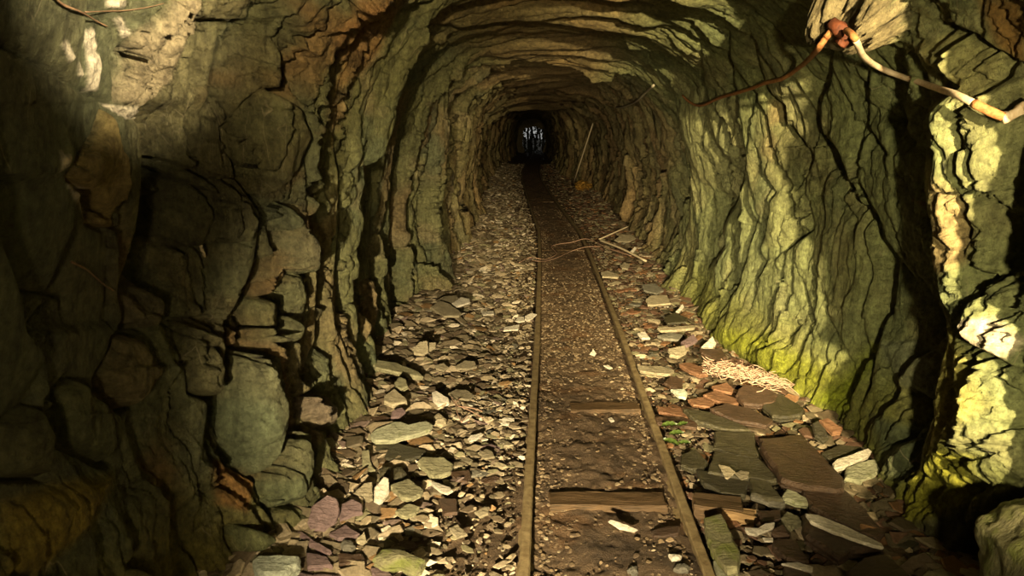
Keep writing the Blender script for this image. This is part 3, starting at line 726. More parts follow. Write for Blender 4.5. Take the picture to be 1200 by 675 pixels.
S([(436, 653), (446, 642), (462, 641), (480, 646), (499, 655), (494, 664), (488, 667), (470, 660), (450, 660)], 'mossy', 'mossy pale lying stone with a deep shadow behind it, near the bottom of the frame', .06, .05, (12, 0), name='mossy_stone', cat='stone', curv=.3)
S([(434, 665), (442, 664), (455, 668), (462, 678), (440, 678)], 'purple', 'small purplish slate cut by the bottom of the frame below the mossy stone', .02, .015)
S([(336, 675), (342, 668), (356, 674), (375, 672), (395, 674), (410, 674), (412, 684), (336, 686)], 'purple', 'row of dim purple slate cut off by the bottom edge of the frame', .015, .02)
S([(414, 578), (426, 566), (436, 564), (437, 585), (432, 589), (420, 582)], 'tan', 'upright brownish slate with a mossy rim left of the cream broken stone', .05, .018, (30, 0))
S([(438, 588), (439, 570), (443, 566), (450, 558), (455, 560), (456, 575), (451, 584), (444, 592)], 'pale', 'cream coloured broken stone standing upright among grey slates', .06, .022, (40, 5))
S([(456, 568), (475, 561), (480, 561), (496, 573), (493, 579), (482, 584), (472, 583)], 'green', 'grey green diamond shaped slate right of the cream broken stone', .045, .025, (8, 0))
S([(463, 598), (480, 589), (492, 593), (486, 601), (476, 605), (468, 603)], 'green', 'grey green slate below the diamond shaped slate', .03, .02, (6, 0))
S([(502, 564), (508, 564), (528, 571), (531, 575), (525, 578), (517, 576)], 'pale', 'slim whitish pink slate sliver lying right of the diamond slate', .035, .012, (8, 0))
S([(489, 541), (494, 535), (520, 535), (531, 543), (528, 552), (509, 560), (502, 554)], 'green', 'yellowish green angular slate above the whitish sliver', .045, .028, (10, 0))
S([(434, 508), (440, 503), (460, 494), (470, 493), (480, 497), (500, 493), (507, 497), (504, 503), (482, 510), (462, 516), (440, 516), (435, 512)], 'lime', 'largest pale grey green slab by the left wall, pointed at its right end', .075, .03, (14, 0))
S([(508, 487), (514, 483), (523, 490), (523, 495), (516, 498), (509, 495)], 'tan', 'rounded yellowish stone at the pointed tip of the largest pale slab', .04, .025, (12, 0), name='round_stone', cat='stone', curv=.3)
S([(436, 515), (462, 517), (500, 528), (495, 534), (468, 541), (450, 535), (438, 525)], 'dark', 'dark shaded slate under the largest pale slab', .03, .03, (4, 0))
S([(424, 528), (432, 526), (436, 548), (440, 551), (428, 553), (424, 545)], 'green', 'narrow greenish slate standing by the foot of the left wall', .045, .018, (30, 0))
S([(444, 551), (448, 546), (458, 546), (456, 558), (450, 562), (445, 558)], 'dark', 'rounded dark pebble left of the shaded brown rock', .04, .03, (15, 0), name='round_stone', cat='stone', curv=.5)
S([(460, 548), (470, 546), (476, 553), (472, 560), (462, 560)], 'dark', 'dark brown rock behind the cream broken stone', .04, .03, (10, 0), name='round_stone', cat='stone', curv=.4)
S([(459, 482), (465, 478), (472, 477), (475, 482), (468, 488), (458, 489)], 'purple', 'small lilac stone just above the largest pale slab', .09, .02, (20, 0))
S([(434, 488), (450, 486), (458, 489), (450, 494), (440, 497), (434, 494)], 'brown', 'brown slate tucked against the wall above the largest pale slab', .06, .03, (6, 0))
S([(450, 463), (462, 455), (476, 466), (477, 470), (460, 474), (450, 470)], 'tan', 'square tan stone in the heap at the pillar foot', .09, .03, (10, 0))
S([(462, 448), (468, 441), (476, 444), (478, 452), (470, 456), (463, 453)], 'green', 'shaded green stone on top of the heap at the pillar foot', .10, .03, (14, 0))
S([(506, 459), (511, 457), (526, 466), (526, 471), (514, 475), (507, 467)], 'pale', 'whitish round edged stone with black shadow at its right', .055, .03, (20, 0))
S([(525, 461), (534, 456), (548, 457), (556, 463), (550, 468), (535, 467)], 'tan', 'oval tan slate with root fibres in front of it', .04, .014, (8, 0))
S([(548, 514), (552, 510), (564, 507), (566, 509), (558, 515), (550, 517)], 'pale', 'bright small white slate chip alone on the fine litter', .03, .01, (10, 0))
S([(560, 530), (570, 526), (576, 528), (580, 535), (568, 537)], 'tan', 'pale chip below the bright small white chip, towards the left rail', .025, .012, (6, 0))
S([(526, 618), (536, 614), (546, 624), (548, 626), (536, 630), (530, 624)], 'tan', 'tan chip alone on brown mud near the mossy lying stone', .03, .012, (8, 0))
S([(556, 600), (568, 593), (574, 594), (572, 602), (562, 605)], 'tan', 'greyish chip at the left rail side of the mud patch', .03, .012, (8, 0))
S([(515, 584), (535, 584), (536, 600), (520, 602)], 'brown', 'square dark brown slate flat in the mud right of the grey green slates', .02, .015)
S([(527, 553), (550, 550), (552, 556), (548, 564), (534, 562)], 'brown', 'brown flat slate touching the yellowish green angular slate', .02, .016, (5, 0))
S([(404 + 100, 360), (515, 352), (527, 356), (541, 366), (538, 370), (520, 370), (514, 366)], 'tan', 'large tan slate against the second pillar of the left wall', .07, .02, (8, 0))
S([(509, 353), (520, 347), (535, 346), (537, 349), (530, 355), (518, 355)], 'tan', 'jagged tan slate lying behind the large tan one', .08, .02, (10, 0))
S([(530, 355), (540, 348), (550, 350), (551, 354), (542, 357), (534, 359)], 'pale', 'jagged pale slate on the right end of the second pillar heap', .08, .018, (12, 0))
S([(483, 409), (492, 400), (501, 399), (502, 412), (494, 416), (485, 414)], 'tan', 'yellowish leaning slate split by a dark crack at the wall', .09, .02, (35, 0))
S([(501, 410), (503, 401), (511, 401), (510, 407), (504, 411)], 'tan', 'small leaning slate beside the cracked yellowish one', .08, .018, (35, 0))
S([(533, 429), (545, 422), (556, 423), (559, 430), (550, 432), (536, 432)], 'tan', 'broad pale tan slate standing out of the litter halfway to the left rail', .05, .014, (12, 0))
S([(509, 428), (520, 425), (526, 430), (520, 434), (511, 432)], 'tan', 'pale slate left of the broad pale tan one', .05, .014, (12, 0))
S([(564, 365), (578, 364), (579, 368), (566, 369)], 'pale', 'cream flat slate in mid floor left of the rail', .035, .01, (6, 0))
S([(591, 383), (609, 380), (607, 386), (590, 387)], 'pale', 'rectangular bright cream slate near the left rail', .035, .012, (8, 0))
S([(604, 376), (606, 371), (614, 371), (615, 376), (608, 377)], 'pale', 'bluish white slate nearest the left rail in the bright cluster', .035, .012, (8, 0))
S([(615, 370), (622, 367), (629, 368), (624, 373), (618, 376), (615, 374)], 'pale', 'pointed pale slate touching the left rail', .04, .012, (14, 0))
S([(430, 420), (462, 424), (492, 436), (496, 441), (470, 437), (440, 430)], 'green', 'long slanting green slate in shade at the pillar foot', .08, .03, (6, 10))
# between the rails
S([(713, 611), (716, 609), (733, 614), (748, 621), (742, 623), (727, 620)], 'pale', 'bright white sliver of slate standing between the rails', .03, .010, (35, 6), name='slate_sliver')
S([(735, 667), (740, 662), (747, 663), (748, 670), (741, 673)], 'grey', 'round pale pebble between the rails at the bottom of the frame', .0, .02, (8, 0), name='pebble', cat='pebble', curv=.5)
S([(783, 649), (790, 648), (799, 651), (797, 655), (787, 655)], 'pale', 'oval whitish pebble beside the right rail', .0, .014, (6, 0), name='pebble', cat='pebble', curv=.4)
S([(789, 666), (793, 660), (803, 659), (809, 664), (807, 669), (795, 669)], 'grey', 'flat grey pebble below the oval whitish one', .0, .016, (6, 0), name='pebble', cat='pebble', curv=.4)
S([(762, 622), (775, 617), (797, 616), (795, 624), (780, 628), (766, 628)], 'brown', 'brown flat stone in the mud by the right rail', -.01, .02, (3, 0))
S([(691, 415), (695, 409), (699, 414), (697, 417)], 'pale', 'small pointed white chip between the rails above the pebbly patch', .0, .008, (30, 0))
S([(707, 428), (712, 427), (718, 431), (714, 432)], 'pale', 'small white chip right of the pointed white one', .0, .008, (12, 0))
S([(713, 490), (717, 489), (720, 493), (716, 494)], 'pale', 'small bright chip on the mud beyond the first sleeper', -.008, .008, (10, 0))
# right of the track
S([(824, 605), (845, 600), (856, 620), (867, 645), (864, 665), (852, 668), (840, 655), (828, 630)], 'mossy', 'long mossy green slab lying along the right rail', .06, .05, (0, -8))
S([(836, 655), (850, 667), (864, 668), (868, 690), (845, 690)], 'lime', 'smaller green slab peeking out below the long mossy one', .03, .04)
S([(889, 512), (940, 509), (968, 538), (990, 562), (989, 572), (950, 571), (916, 560), (903, 540)], 'brown', 'largest wet brown slab, broad and flat in the middle of the right side', .07, .05, (0, 4))
S([(838, 505), (884, 507), (889, 532), (886, 537), (862, 533), (836, 525)], 'dark', 'flat olive brown slab left of the largest wet slab', .045, .03, (2, 0))
S([(837, 528), (890, 537), (915, 561), (905, 563), (872, 560), (830, 552)], 'dark', 'flat dark slab with a pale front edge below the olive brown one', .05, .03, (2, 0))
S([(798, 532), (815, 526), (830, 540), (826, 548), (812, 550), (798, 544)], 'dark', 'six sided dark flat slab near the right rail', .03, .03, (2, 0))
S([(816, 550), (845, 554), (876, 562), (874, 580), (845, 577), (825, 566)], 'dark', 'dark slab under the two small pale leaf shaped chips', .035, .03, (2, 0))
S([(878, 560), (902, 564), (918, 584), (900, 584), (880, 578)], 'dark', 'dark slab with bluish layered front edge', .05, .04, (2, 0))
S([(880, 579), (900, 583), (920, 585), (921, 594), (912, 596), (895, 588), (881, 583)], 'grey', 'bluish grey layered edge stone below the flat slabs', .035, .02, (25, 0))
S([(842, 544), (855, 547), (862, 553), (853, 561), (850, 560)], 'tan', 'pale triangular chip lying on the dark slab', .065, .006, (8, 0))
S([(861, 554), (868, 551), (878, 553), (876, 560), (869, 562)], 'tan', 'rounded tan chip next to the pale triangular chip', .06, .006, (8, 0))
S([(917, 580), (922, 572), (934, 576), (949, 585), (948, 591), (932, 589), (920, 584)], 'lime', 'lime green stone in front of the largest wet slab', .05, .03, (10, 0))
S([(916, 605), (922, 598), (936, 604), (941, 611), (927, 618), (921, 614)], 'green', 'grey green four sided stone left of the tilted slab with white edge', .05, .03, (12, 0))
S([(941, 601), (952, 601), (990, 617), (1030, 636), (1036, 641), (1005, 643), (985, 652), (945, 625)], 'brown', 'tilted brown slab with a long white upper edge', .06, .05, (2, 10))
S([(944, 601), (958, 603), (995, 618), (1034, 637), (1036, 641), (1010, 634), (975, 622), (950, 610)], 'pale', 'long white quartz strip along the edge of the tilted brown slab', .078, .014, (2, 10), name='quartz_strip', cat='quartz')
S([(992, 668), (1010, 652), (1035, 648), (1052, 658), (1075, 680), (1000, 690)], 'brown', 'reddish brown slab in the bottom right below the tilted slab', .05, .045, (0, -4))
S([(905, 632), (912, 630), (933, 631), (948, 656), (944, 659), (922, 655), (906, 640)], 'brown', 'dark chocolate slab among wet gravel', .035, .03, (2, 0))
S([(873, 618), (885, 620), (897, 613), (908, 612), (907, 618), (892, 624), (886, 627), (876, 624)], 'pale', 'curved pinkish white chip below the timber stub', .05, .012, (14, 0))
S([(894, 630), (906, 630), (906, 634), (896, 634)], 'pale', 'small cream chip at the corner of the dark chocolate slab', .045, .008, (10, 0))
S([(916, 660), (934, 658), (953, 664), (952, 669), (940, 668)], 'pale', 'white chip at the lower corner of the dark chocolate slab', .03, .01, (10, 0))
S([(918, 662), (938, 663), (946, 676), (918, 682)], 'brown', 'brown slate cut by the bottom edge, beside the white corner chip', .025, .02)
S([(888, 598), (915, 597), (916, 608), (893, 612)], 'brown', 'small dark slab beside the grey green four sided stone', .03, .02, (4, 0))
S([(906, 618), (918, 614), (926, 627), (912, 628), (904, 625)], 'brown', 'brown wedge with a cream rim above the dark chocolate slab', .045, .02, (14, 0))
S([(963, 530), (985, 520), (1015, 524), (1008, 532), (978, 541)], 'dark', 'olive dark slab below the reddish split stone at the wall foot', .05, .03, (4, 0))
S([(976, 542), (980, 538), (1018, 525), (1022, 528), (1018, 534), (992, 546), (978, 549)], 'pale', 'long white stone bar at the foot of the right wall', .075, .028, (16, 0), name='stone_bar')
S([(992, 546), (1018, 538), (1026, 538), (1032, 548), (1022, 560), (1008, 564), (990, 560)], 'lime', 'pale green angular stone in front of the white bar', .06, .04, (10, 0))
S([(960, 491), (970, 489), (988, 501), (986, 506), (976, 507)], 'rust', 'reddish pink split stone at the mossy wall foot', .09, .03, (20, 0))
S([(952, 495), (958, 492), (968, 502), (972, 512), (966, 518), (955, 510)], 'dark', 'dark oval slate leaning beside the reddish split stone', .07, .03, (20, 0))
S([(862, 462), (870, 450), (900, 455), (912, 462), (908, 470), (890, 474), (872, 472)], 'brown', 'brown slab with a pale green front edge, under the root tangle', .075, .035, (4, 0))
S([(894, 474), (912, 460), (935, 472), (944, 480), (938, 486), (915, 488), (905, 486)], 'dark', 'olive slab with pale mossy rim right of the root tangle', .06, .04, (4, 0))
S([(834, 452), (852, 448), (860, 455), (858, 460), (836, 456)], 'rust', 'reddish flat stone below the root tangle', .065, .02, (8, 0))
S([(824, 462), (838, 457), (862, 466), (866, 472), (852, 474), (835, 468)], 'rust', 'red edged brown slab left of the pale green edged one', .05, .025, (6, 0))
S([(806, 468), (822, 465), (837, 472), (834, 477), (812, 474)], 'rust', 'rusty slab nearest the red edged brown slab, towards the rail', .045, .02, (6, 0))
S([(786, 456), (802, 455), (806, 460), (804, 466), (795, 464)], 'mint', 'whitish blue rounded stone alone near the right rail', .05, .02, (12, 0), name='round_stone', cat='stone', curv=.3)
S([(783, 408), (803, 404), (805, 412), (795, 418), (785, 416)], 'tan', 'square cream yellow stone in bright light', .08, .03, (25, 0))
S([(798, 400), (813, 391), (818, 398), (805, 405), (801, 404)], 'purple', 'pinkish stone above the square cream yellow one', .09, .025, (16, 0))
S([(822, 406), (835, 393), (840, 402), (836, 407)], 'pale', 'pale triangular stone leaning against the mossy wall foot', .11, .03, (40, 0))
S([(820, 408), (846, 409), (853, 418), (840, 422), (822, 413)], 'brown', 'grey brown wedge below the pale triangular stone', .09, .03, (6, 0))
S([(796, 426), (805, 424), (832, 432), (830, 438), (820, 439), (808, 434)], 'rust', 'orange brown slab pointing at the root tangle', .07, .03, (6, 0))
S([(747, 428), (776, 429), (790, 434), (786, 438), (770, 438), (750, 434)], 'tan', 'long orange tan slate touching the right rail', .04, .022, (6, 0))
S([(770, 393), (785, 389), (800, 392), (795, 398), (778, 397)], 'grey', 'grey rounded slate with a pale left end', .06, .02, (8, 0), curv=.3)
S([(770, 384), (814, 381), (814, 384), (790, 387), (774, 387)], 'tan', 'long thin slate under the mossy pillar of the right wall', .08, .02, (8, 0))
S([(747, 390), (756, 388), (762, 396), (752, 396)], 'pale', 'whitish stone between the rail and the grey rounded slate', .05, .02, (14, 0))
S([(757, 350), (764, 346), (782, 346), (786, 355), (768, 357), (759, 357)], 'tan', 'broad flat tan slate lying by the right wall', .07, .02, (6, 0))
S([(792, 365), (800, 356), (802, 359), (796, 366)], 'pale', 'small standing cream sliver at the mossy wall foot', .09, .015, (30, 0))
S([(778, 372), (790, 366), (806, 372), (804, 377), (782, 379)], 'dark', 'dark olive slate under the small cream sliver', .07, .02, (6, 0))
S([(752, 333), (768, 332), (778, 340), (770, 344), (755, 340)], 'grey', 'grey slate behind the broad flat tan slate', .06, .02, (6, 0))
S([(704, 319), (712, 317), (726, 322), (724, 325), (706, 324)], 'tan', 'tan slate close to the right rail in the middle distance', .03, .02, (6, 0))
S([(720, 281), (728, 275), (740, 275), (745, 279), (738, 283), (724, 283)], 'tan', 'bright rounded tan slate behind the bent pale stick', .09, .02, (22, 0))
S([(738, 295), (744, 289), (746, 291), (741, 297)], 'pale', 'thin pale slate on edge beside the bent stick', .09, .015, (30, 0))
S([(727, 311), (732, 307), (738, 310), (736, 315), (729, 314)], 'tan', 'small square tan stone below the bent stick', .05, .02, (16, 0))
S([(832, 478), (850, 472), (880, 478), (906, 492), (898, 498), (860, 492)], 'brown', 'long wet brown slab with a white glint, behind the flat olive slab', .06, .03, (4, 0))
S([(800, 478), (830, 482), (872, 498), (880, 504), (845, 502), (815, 492)], 'dark', 'long dark slate between the rusty slabs and the flat olive slab', .05, .03, (4, 0))
S([(770, 476), (800, 478), (812, 486), (806, 489), (772, 482)], 'rust', 'glossy rusty slab by the right rail behind the green leaves', .035, .02, (4, 0))
S([(768, 488), (800, 488), (818, 495), (816, 501), (790, 497), (770, 494)], 'brown', 'brown gritty slab directly behind the green leaves', .035, .02, (4, 0))
S([(786, 440), (800, 444), (800, 456), (788, 454), (778, 448)], 'brown', 'dull brown slate between the orange tan slate and the whitish blue stone', .04, .02, (4, 0))
S([(940, 574), (990, 573), (1020, 600), (1040, 625), (1030, 632), (985, 612), (950, 592)], 'brown', 'glossy wet slab behind the tilted slab with white edge', .04, .05, (2, 6))

# ------------------------------------------------------------------ loose slates: individuals
PAL = {'grey': 'grey', 'tan': 'tan', 'brown': 'brown', 'green': 'greenish', 'pale': 'pale cream', 'purple': 'purple', 'dark': 'dark'}
bands = [(2.0, 2.9, 'in the nearest stretch of floor'), (2.9, 4.0, 'level with the big slabs'), (4.0, 5.6, 'just past the big slabs'), (5.6, 8.0, 'in the middle distance'), (8.0, 12.5, 'far down the tunnel')]
proto = {}
def proto_slate(kind, v):
    key = (kind, v)
    if key not in proto:
        r = random.Random(hash(kind) % 97 * 0 + v * 31 + len(kind)); n = r.choice([5, 6, 6, 7]); el = r.uniform(1.1, 2.0)
        pts = [(math.cos(2 * math.pi * (i + r.uniform(-.3, .3)) / n) * el * r.uniform(.75, 1.1), math.sin(2 * math.pi * (i + r.uniform(-.3, .3)) / n) * r.uniform(.7, 1.05)) for i in range(n)]
        pts = [(p[0] * .03, p[1] * .03) for p in pts]
        pts = tri_normal_fix(pts); V, Fc = slab_geo(pts, r.uniform(.009, .018), v * 13 + len(kind))
        me = bpy.data.meshes.new('slate_piece'); me.from_pydata(V, [], Fc); me.update(); me.materials.append(M[kind]); proto[key] = me
    return proto[key]
cand = []
tries = 0
quota = {'L': [32, 34, 34, 26, 10], 'R': [22, 20, 30, 24, 8]}
random.seed(21)
for side in 'LR':
    for bi, (y0, y1, bl) in enumerate(bands):
        k = 0; t_ = 0
        while k < quota[side][bi] and t_ < 3000:
            t_ += 1
            y = random.uniform(y0, y1); lw = float(np.interp(y, LY, LX)) + .12; rw = float(np.interp(y, RY, RX)) - .14; r0 = float(railx(y))
            x = random.uniform(lw, r0 - .12) if side == 'L' else random.uniform(r0 + .74, rw)
            if y < 2.6 and side == 'L' and x > r0 - .4: continue
            if abs(float(proj(np.float64(x), np.float64(y), np.float64(0.))[1]) ) > 668: continue
            s = random.uniform(.6, 1.35) * (1 + .25 * (bi > 2))
            if any((x - a_) ** 2 + (y - b_) ** 2 < (r_ + .02 * s) ** 2 for a_, b_, r_ in OCC): continue
            OCC.append((x, y, .03 * s)); k += 1
            kinds = ['grey', 'tan', 'tan', 'green', 'brown', 'pale', 'purple'] if side == 'L' else ['brown', 'brown', 'tan', 'rust', 'dark', 'grey', 'tan' if bi > 1 else 'brown']
            kd = random.choice(kinds); o = bpy.data.objects.new('slate_piece', proto_slate(kd, random.randrange(7))); C.objects.link(o)
            o.scale = (s, s, s * .9); o.rotation_euler = (math.radians(random.uniform(2, 17)), math.radians(random.uniform(-8, 8)), random.uniform(-.6, .6) + random.choice([0, math.pi]))
            if math.cos(o.rotation_euler[2]) < 0: o.rotation_euler[0] *= -1
            o.location = (x, y, fz(x, y) + random.uniform(.022, .034))
            where = 'left of the track' if side == 'L' else 'right of the track'
            adj = {'rust': 'rusty red'}.get(kd, PAL.get(kd, kd))
            tag(o, 'small loose %s slate %s, %s' % (adj, where, bl), 'slate', '%s slate pieces %s %s' % (adj, where, bl))

# ------------------------------------------------------------------ chips nobody could count
def chips(name, label, xs_, ys_, zs_, size, colors, tiltm=14, seed=1, flat=.22, cat='rubble', group=None, elong=1.6, mat='chips'):
    r = np.random.default_rng(seed); n = len(xs_); K = 6
    ang = (np.arange(K)[None] + r.uniform(-.33, .33, (n, K))) * 2 * math.pi / K
    el = r.uniform(1., elong, (n, 1)); rad = r.uniform(.7, 1.1, (n, K)) * size[:, None]
    ox_ = np.cos(ang) * rad * el; oy_ = np.sin(ang) * rad
    th = size * flat * r.uniform(.6, 1.4, n)
    top = np.stack([ox_ * .88, oy_ * .88, np.tile((th / 2)[:, None], (1, K)) * r.uniform(.7, 1.3, (n, K))], -1); mid = np.stack([ox_, oy_, np.zeros((n, K))], -1)
    bot = np.stack([ox_ * .9, oy_ * .9, -np.tile((th / 2)[:, None], (1, K))], -1); cen = np.zeros((n, 1, 3)); cen[:, 0, 2] = th * .6
    V = np.concatenate([bot, mid, top, cen], 1)
    rz = r.uniform(-.7, .7, n) + math.pi * r.integers(0, 2, n); cz, sz = np.cos(rz)[:, None], np.sin(rz)[:, None]
    X = V[..., 0] * cz - V[..., 1] * sz; Y = V[..., 0] * sz + V[..., 1] * cz; Zv = V[..., 2]
    tx = np.radians(r.uniform(0, tiltm, n))[:, None]; ty = np.radians(r.normal(0, tiltm * .4, n))[:, None]
    Y, Zv = Y * np.cos(tx) - Zv * np.sin(tx), Y * np.sin(tx) + Zv * np.cos(tx); X, Zv = X * np.cos(ty) + Zv * np.sin(ty), -X * np.sin(ty) + Zv * np.cos(ty)
    co = np.stack([X + xs_[:, None], Y + ys_[:, None], Zv + zs_[:, None]], -1).reshape(-1, 3)
    b0 = np.arange(n)[:, None] * (3 * K + 1); fs = []
    for i in range(K):
        j = (i + 1) % K
        for lv in (0, K):
            fs.append(np.concatenate([b0 + lv + i, b0 + lv + j, b0 + lv + K + j], 1)); fs.append(np.concatenate([b0 + lv + i, b0 + lv + K + j, b0 + lv + K + i], 1))
        fs.append(np.concatenate([b0 + 2 * K + i, b0 + 2 * K + j, b0 + 3 * K], 1))
    f = np.stack(fs, 1).reshape(-1, 3)
    cc = np.repeat(colors[:, None], 3 * K + 1, 1).reshape(-1, 3)
    o = mesh_np(name, co, quads=f, mat=M[mat], smooth=False, col=cc); return tag(o, label, cat, group, 'stuff')
def pick(pal, w, n, r): 
    w = np.array(w, float); w /= w.sum(); i = r.choice(len(pal), n, p=w); return np.array(pal)[i] * r.uniform(.7, 1.25, (n, 1))
def scatter(side, n, r, ymax=30, p=1.0, ymin=1.9):
    v = r.uniform(0, 1, n); y = (ymin ** p + v * (ymax ** p - ymin ** p)) ** (1 / p) if p else ymin * (ymax / ymin) ** v
    lw = np.interp(y, LY, LX); rw = np.interp(y, RY, RX); r0 = railx(y)
    a_, b_ = {'L': (lw - .02, r0 - .035), 'R': (r0 + .64, rw + .03), 'M': (r0 + .03, r0 + .57)}[side]
    x = a_ + (b_ - a_) * r.uniform(0, 1, n); return x, y
def layer(side, n, seed, s0, s1, pal, w, name, label, up=.012, tiltm=16, ymax=30, flat=.25, p=0, elong=1.6, edge=False, ymin=1.9):
    r = np.random.default_rng(seed); x, y = scatter(side, n, r, ymax, p, ymin)
    if edge:
        u = (x - railx(y) - .3) / .3; k = r.uniform(0, 1, n) < np.abs(u) ** 3 * .9 + .05 + .5 * sstep(5, 3.8, y) * sstep(.0, .5, u) * 0 + .45 * sstep(3.6, 4.2, y) * sstep(7.5, 6, y); x, y = x[k], y[k]; n = len(x)
    sz = s0 * (s1 / s0) ** (r.uniform(0, 1, n) ** 1.6)
    if side == 'L': sz = sz * np.clip(.34 + 1.1 * (railx(y) - x), .3, 1.15)
    if side == 'R': sz = sz * np.clip(.5 + 1.0 * (x - railx(y) - .6), .5, 1.1)
    keep = np.ones(n, bool)
    if side == 'L': keep &= r.uniform(0, 1, n) > .75 * sstep(2.9, 2.5, y) * sstep(-.55, -.35, x - railx(y))
    if s1 > .03:
        for a_, b_, rr_ in OCC[:110]: keep &= ((x - a_) ** 2 + (y - b_) ** 2) > (rr_ * .6) ** 2
    x, y, sz = x[keep], y[keep], sz[keep]; n = len(x)
    z = floor_height(x, y) + up * r.uniform(.2, 1.2, n) + sz * .12
    return chips(name, label, x, y, z, sz, pick(pal, w, n, r), tiltm, seed + 1, flat, elong=elong)
greys = [(.17, .14, .085), (.29, .235, .145), (.46, .38, .25), (.12, .09, .055), (.25, .23, .13), (.74, .65, .48), (.22, .16, .13), (.26, .16, .07)]
layer('L', 17000, 301, .009, .048, greys, [4, 5, 3.6, 5, 1.5, 1.8, .5, 1], 'slate_rubble', 'overlapping flat slate rubble covering the floor left of the track', .030, 32, elong=2.3)
layer('L', 9000, 302, .005, .014, greys, [4, 4, 2, 5, 2, .8, 1, 1], 'gravel', 'fine dark gravel between the slates left of the track', .012, 30, ymax=9, flat=.6, elong=1.3)
layer('R', 7000, 303, .014, .055, greys[:5] + [(.5, .42, .28), (.14, .08, .05), (.24, .13, .06)], [3, 3, 1.4, 5, 2, .4, 5, 3], 'slate_rubble', 'slate rubble filling the floor right of the track', .022, 22, flat=.2)
layer('R', 9000, 304, .004, .012, greys, [2, 2, 1.4, 6, 2, .5, 3, 3], 'gravel', 'wet fine gravel among the brown slabs right of the track', .010, 30, ymax=7, flat=.6, elong=1.3)
layer('M', 16000, 305, .003, .012, [(.20, .145, .08), (.26, .19, .11), (.33, .26, .16), (.14, .10, .06), (.5, .42, .28)], [5, 5, 2.2, 4, .5], 'gravel', 'loose gravel and chips on the mud between the rails', .003, 22, ymax=14, flat=.35, elong=1.5, edge=True)

# ------------------------------------------------------------------ roots, wires, sticks
def cable_pts(spec, wall='R', off=.05):
    """spec: pixels + depth offset from the wall surface seen there"""
    out = []
    sel = (SS > WALL + ARCH * .5) if wall == 'R' else (SS < WALL + ARCH * .5)
    Q = Pf[sel]; qx, qy, qz = proj(Q[:, 0], Q[:, 1], Q[:, 2])
    for s in spec:
        x, y = s[0], s[1]; o_ = s[2] if len(s) > 2 else off
        m_ = (np.abs(qx - x) < 4) & (np.abs(qy - y) < 4) & (qz > .5); Zs = qz[m_]
        Zc = (Zs.min() if len(Zs) else 3.0) - o_
        out.append(Vector(unproj(x, y, Zc)))
    return out
def smooth_depth(pts, k=2):
    for _ in range(k):
        q_ = [p.copy() for p in pts]
        for i in range(1, len(pts) - 1):
            cam = Vector((0, 0, CAMH)); d = (pts[i] - cam); dd = ((pts[i - 1] - cam).length + (pts[i + 1] - cam).length) / 2
            L = d.length; q_[i] = cam + d * (min(L, (L + dd) / 2) / L)
        pts = q_
    return pts
cp = smooth_depth(cable_pts([(992, 36), (1000, 42), (1005, 52), (1012, 66), (1028, 78), (1052, 88), (1080, 97), (1100, 104), (1120, 111), (1145, 123), (1165, 133), (1176, 137)], off=.065))
root = thing('hanging_cable', 'thick bent cable, bleached then rusty, looping across the upper right wall', 'cable', cp[0])
def local(pts, root): return [p - root.location for p in pts]
cc_ = catmull(cp, 6); n1 = int(len(cc_) * .14); n2 = int(len(cc_) * .80)
for nm, seg, mt, rd in (('cable_end', cc_[:n1 + 1], 'rustpipe', .011), ('cable_length', cc_[n1:n2 + 1], 'palepipe', .0105), ('rusted_length', cc_[n2:], 'rustpipe', .013)):
    tube(local(seg, root), rd, M[mt], nm, 12, root, .12)
hk = cable_pts([(1174, 139), (1184, 136), (1192, 130), (1199, 124), (1206, 122)], off=.065); tube(local(catmull(hk, 5), root), .014, M['palepipe'], 'frayed_end', 10, root, .6)
t1 = smooth_depth(cable_pts([(800, 112), (806, 118), (815, 123), (825, 123), (840, 116), (860, 110), (880, 104), (898, 97), (915, 93), (930, 84), (945, 72), (958, 58), (968, 44), (976, 35)], off=.04))
o = tube(catmull(t1, 5), lambda t: .008 + .004 * t, M['rustpipe'], 'rusty_cable', 10, None, .2); tag(o, 'thin rusty cable sagging from the rust bracket leftwards along the right wall', 'cable')
bp = cable_pts([(977, 28), (984, 34), (990, 44), (984, 52)], off=.03); o = tube(catmull(bp, 5), lambda t: .026 - .008 * t, M['rust_stain'], 'rusty_bracket', 9, None, .5); tag(o, 'corroded red iron fixing that holds both cables under the pale brow of rock', 'bracket')
t2 = smooth_depth(cable_pts([(766, 100), (757, 108), (748, 117), (740, 122), (728, 126), (722, 126)], off=.10)); o = tube(catmull(t2, 5), .011, M['wire'], 'bent_wire', 8); tag(o, 'short grey bent wire sticking from the right wall near the arch', 'wire')
# leaning rod
a = Vector(ground(671, 218, .0)); dz = 1.75
Zc = a.y * CP - (a.z - CAMH) * SP; tp_ = Vector(unproj(699, 132, Zc * .86)); o = tube([a, a.lerp(tp_, .3), a.lerp(tp_, .6), tp_], lambda t: .020 - .006 * t, M['stick'], 'leaning_rod', 8); tag(o, 'long straight pale rod leaning against the far right wall', 'rod')
# fallen forked stick
s0 = Vector(ground(701, 281, .07)); s1 = Vector(ground(757, 306, .05)); s2 = Vector(ground(737, 265, .17))
root = thing('bent_stick', 'bent pale stick lying in a V on the slates by the right wall', 'stick', s0)
tube(local(catmull([s0, s0.lerp(s1, .5) + Vector((0, 0, .02)), s1], 6), root), .012, M['stick'], 'long_arm', 8, root, .2); tube(local(catmull([s0, s0.lerp(s2, .5) + Vector((0, 0, .0)), s2], 6), root), lambda t: .011 - .004 * t, M['stick'], 'short_arm', 8, root, .2)
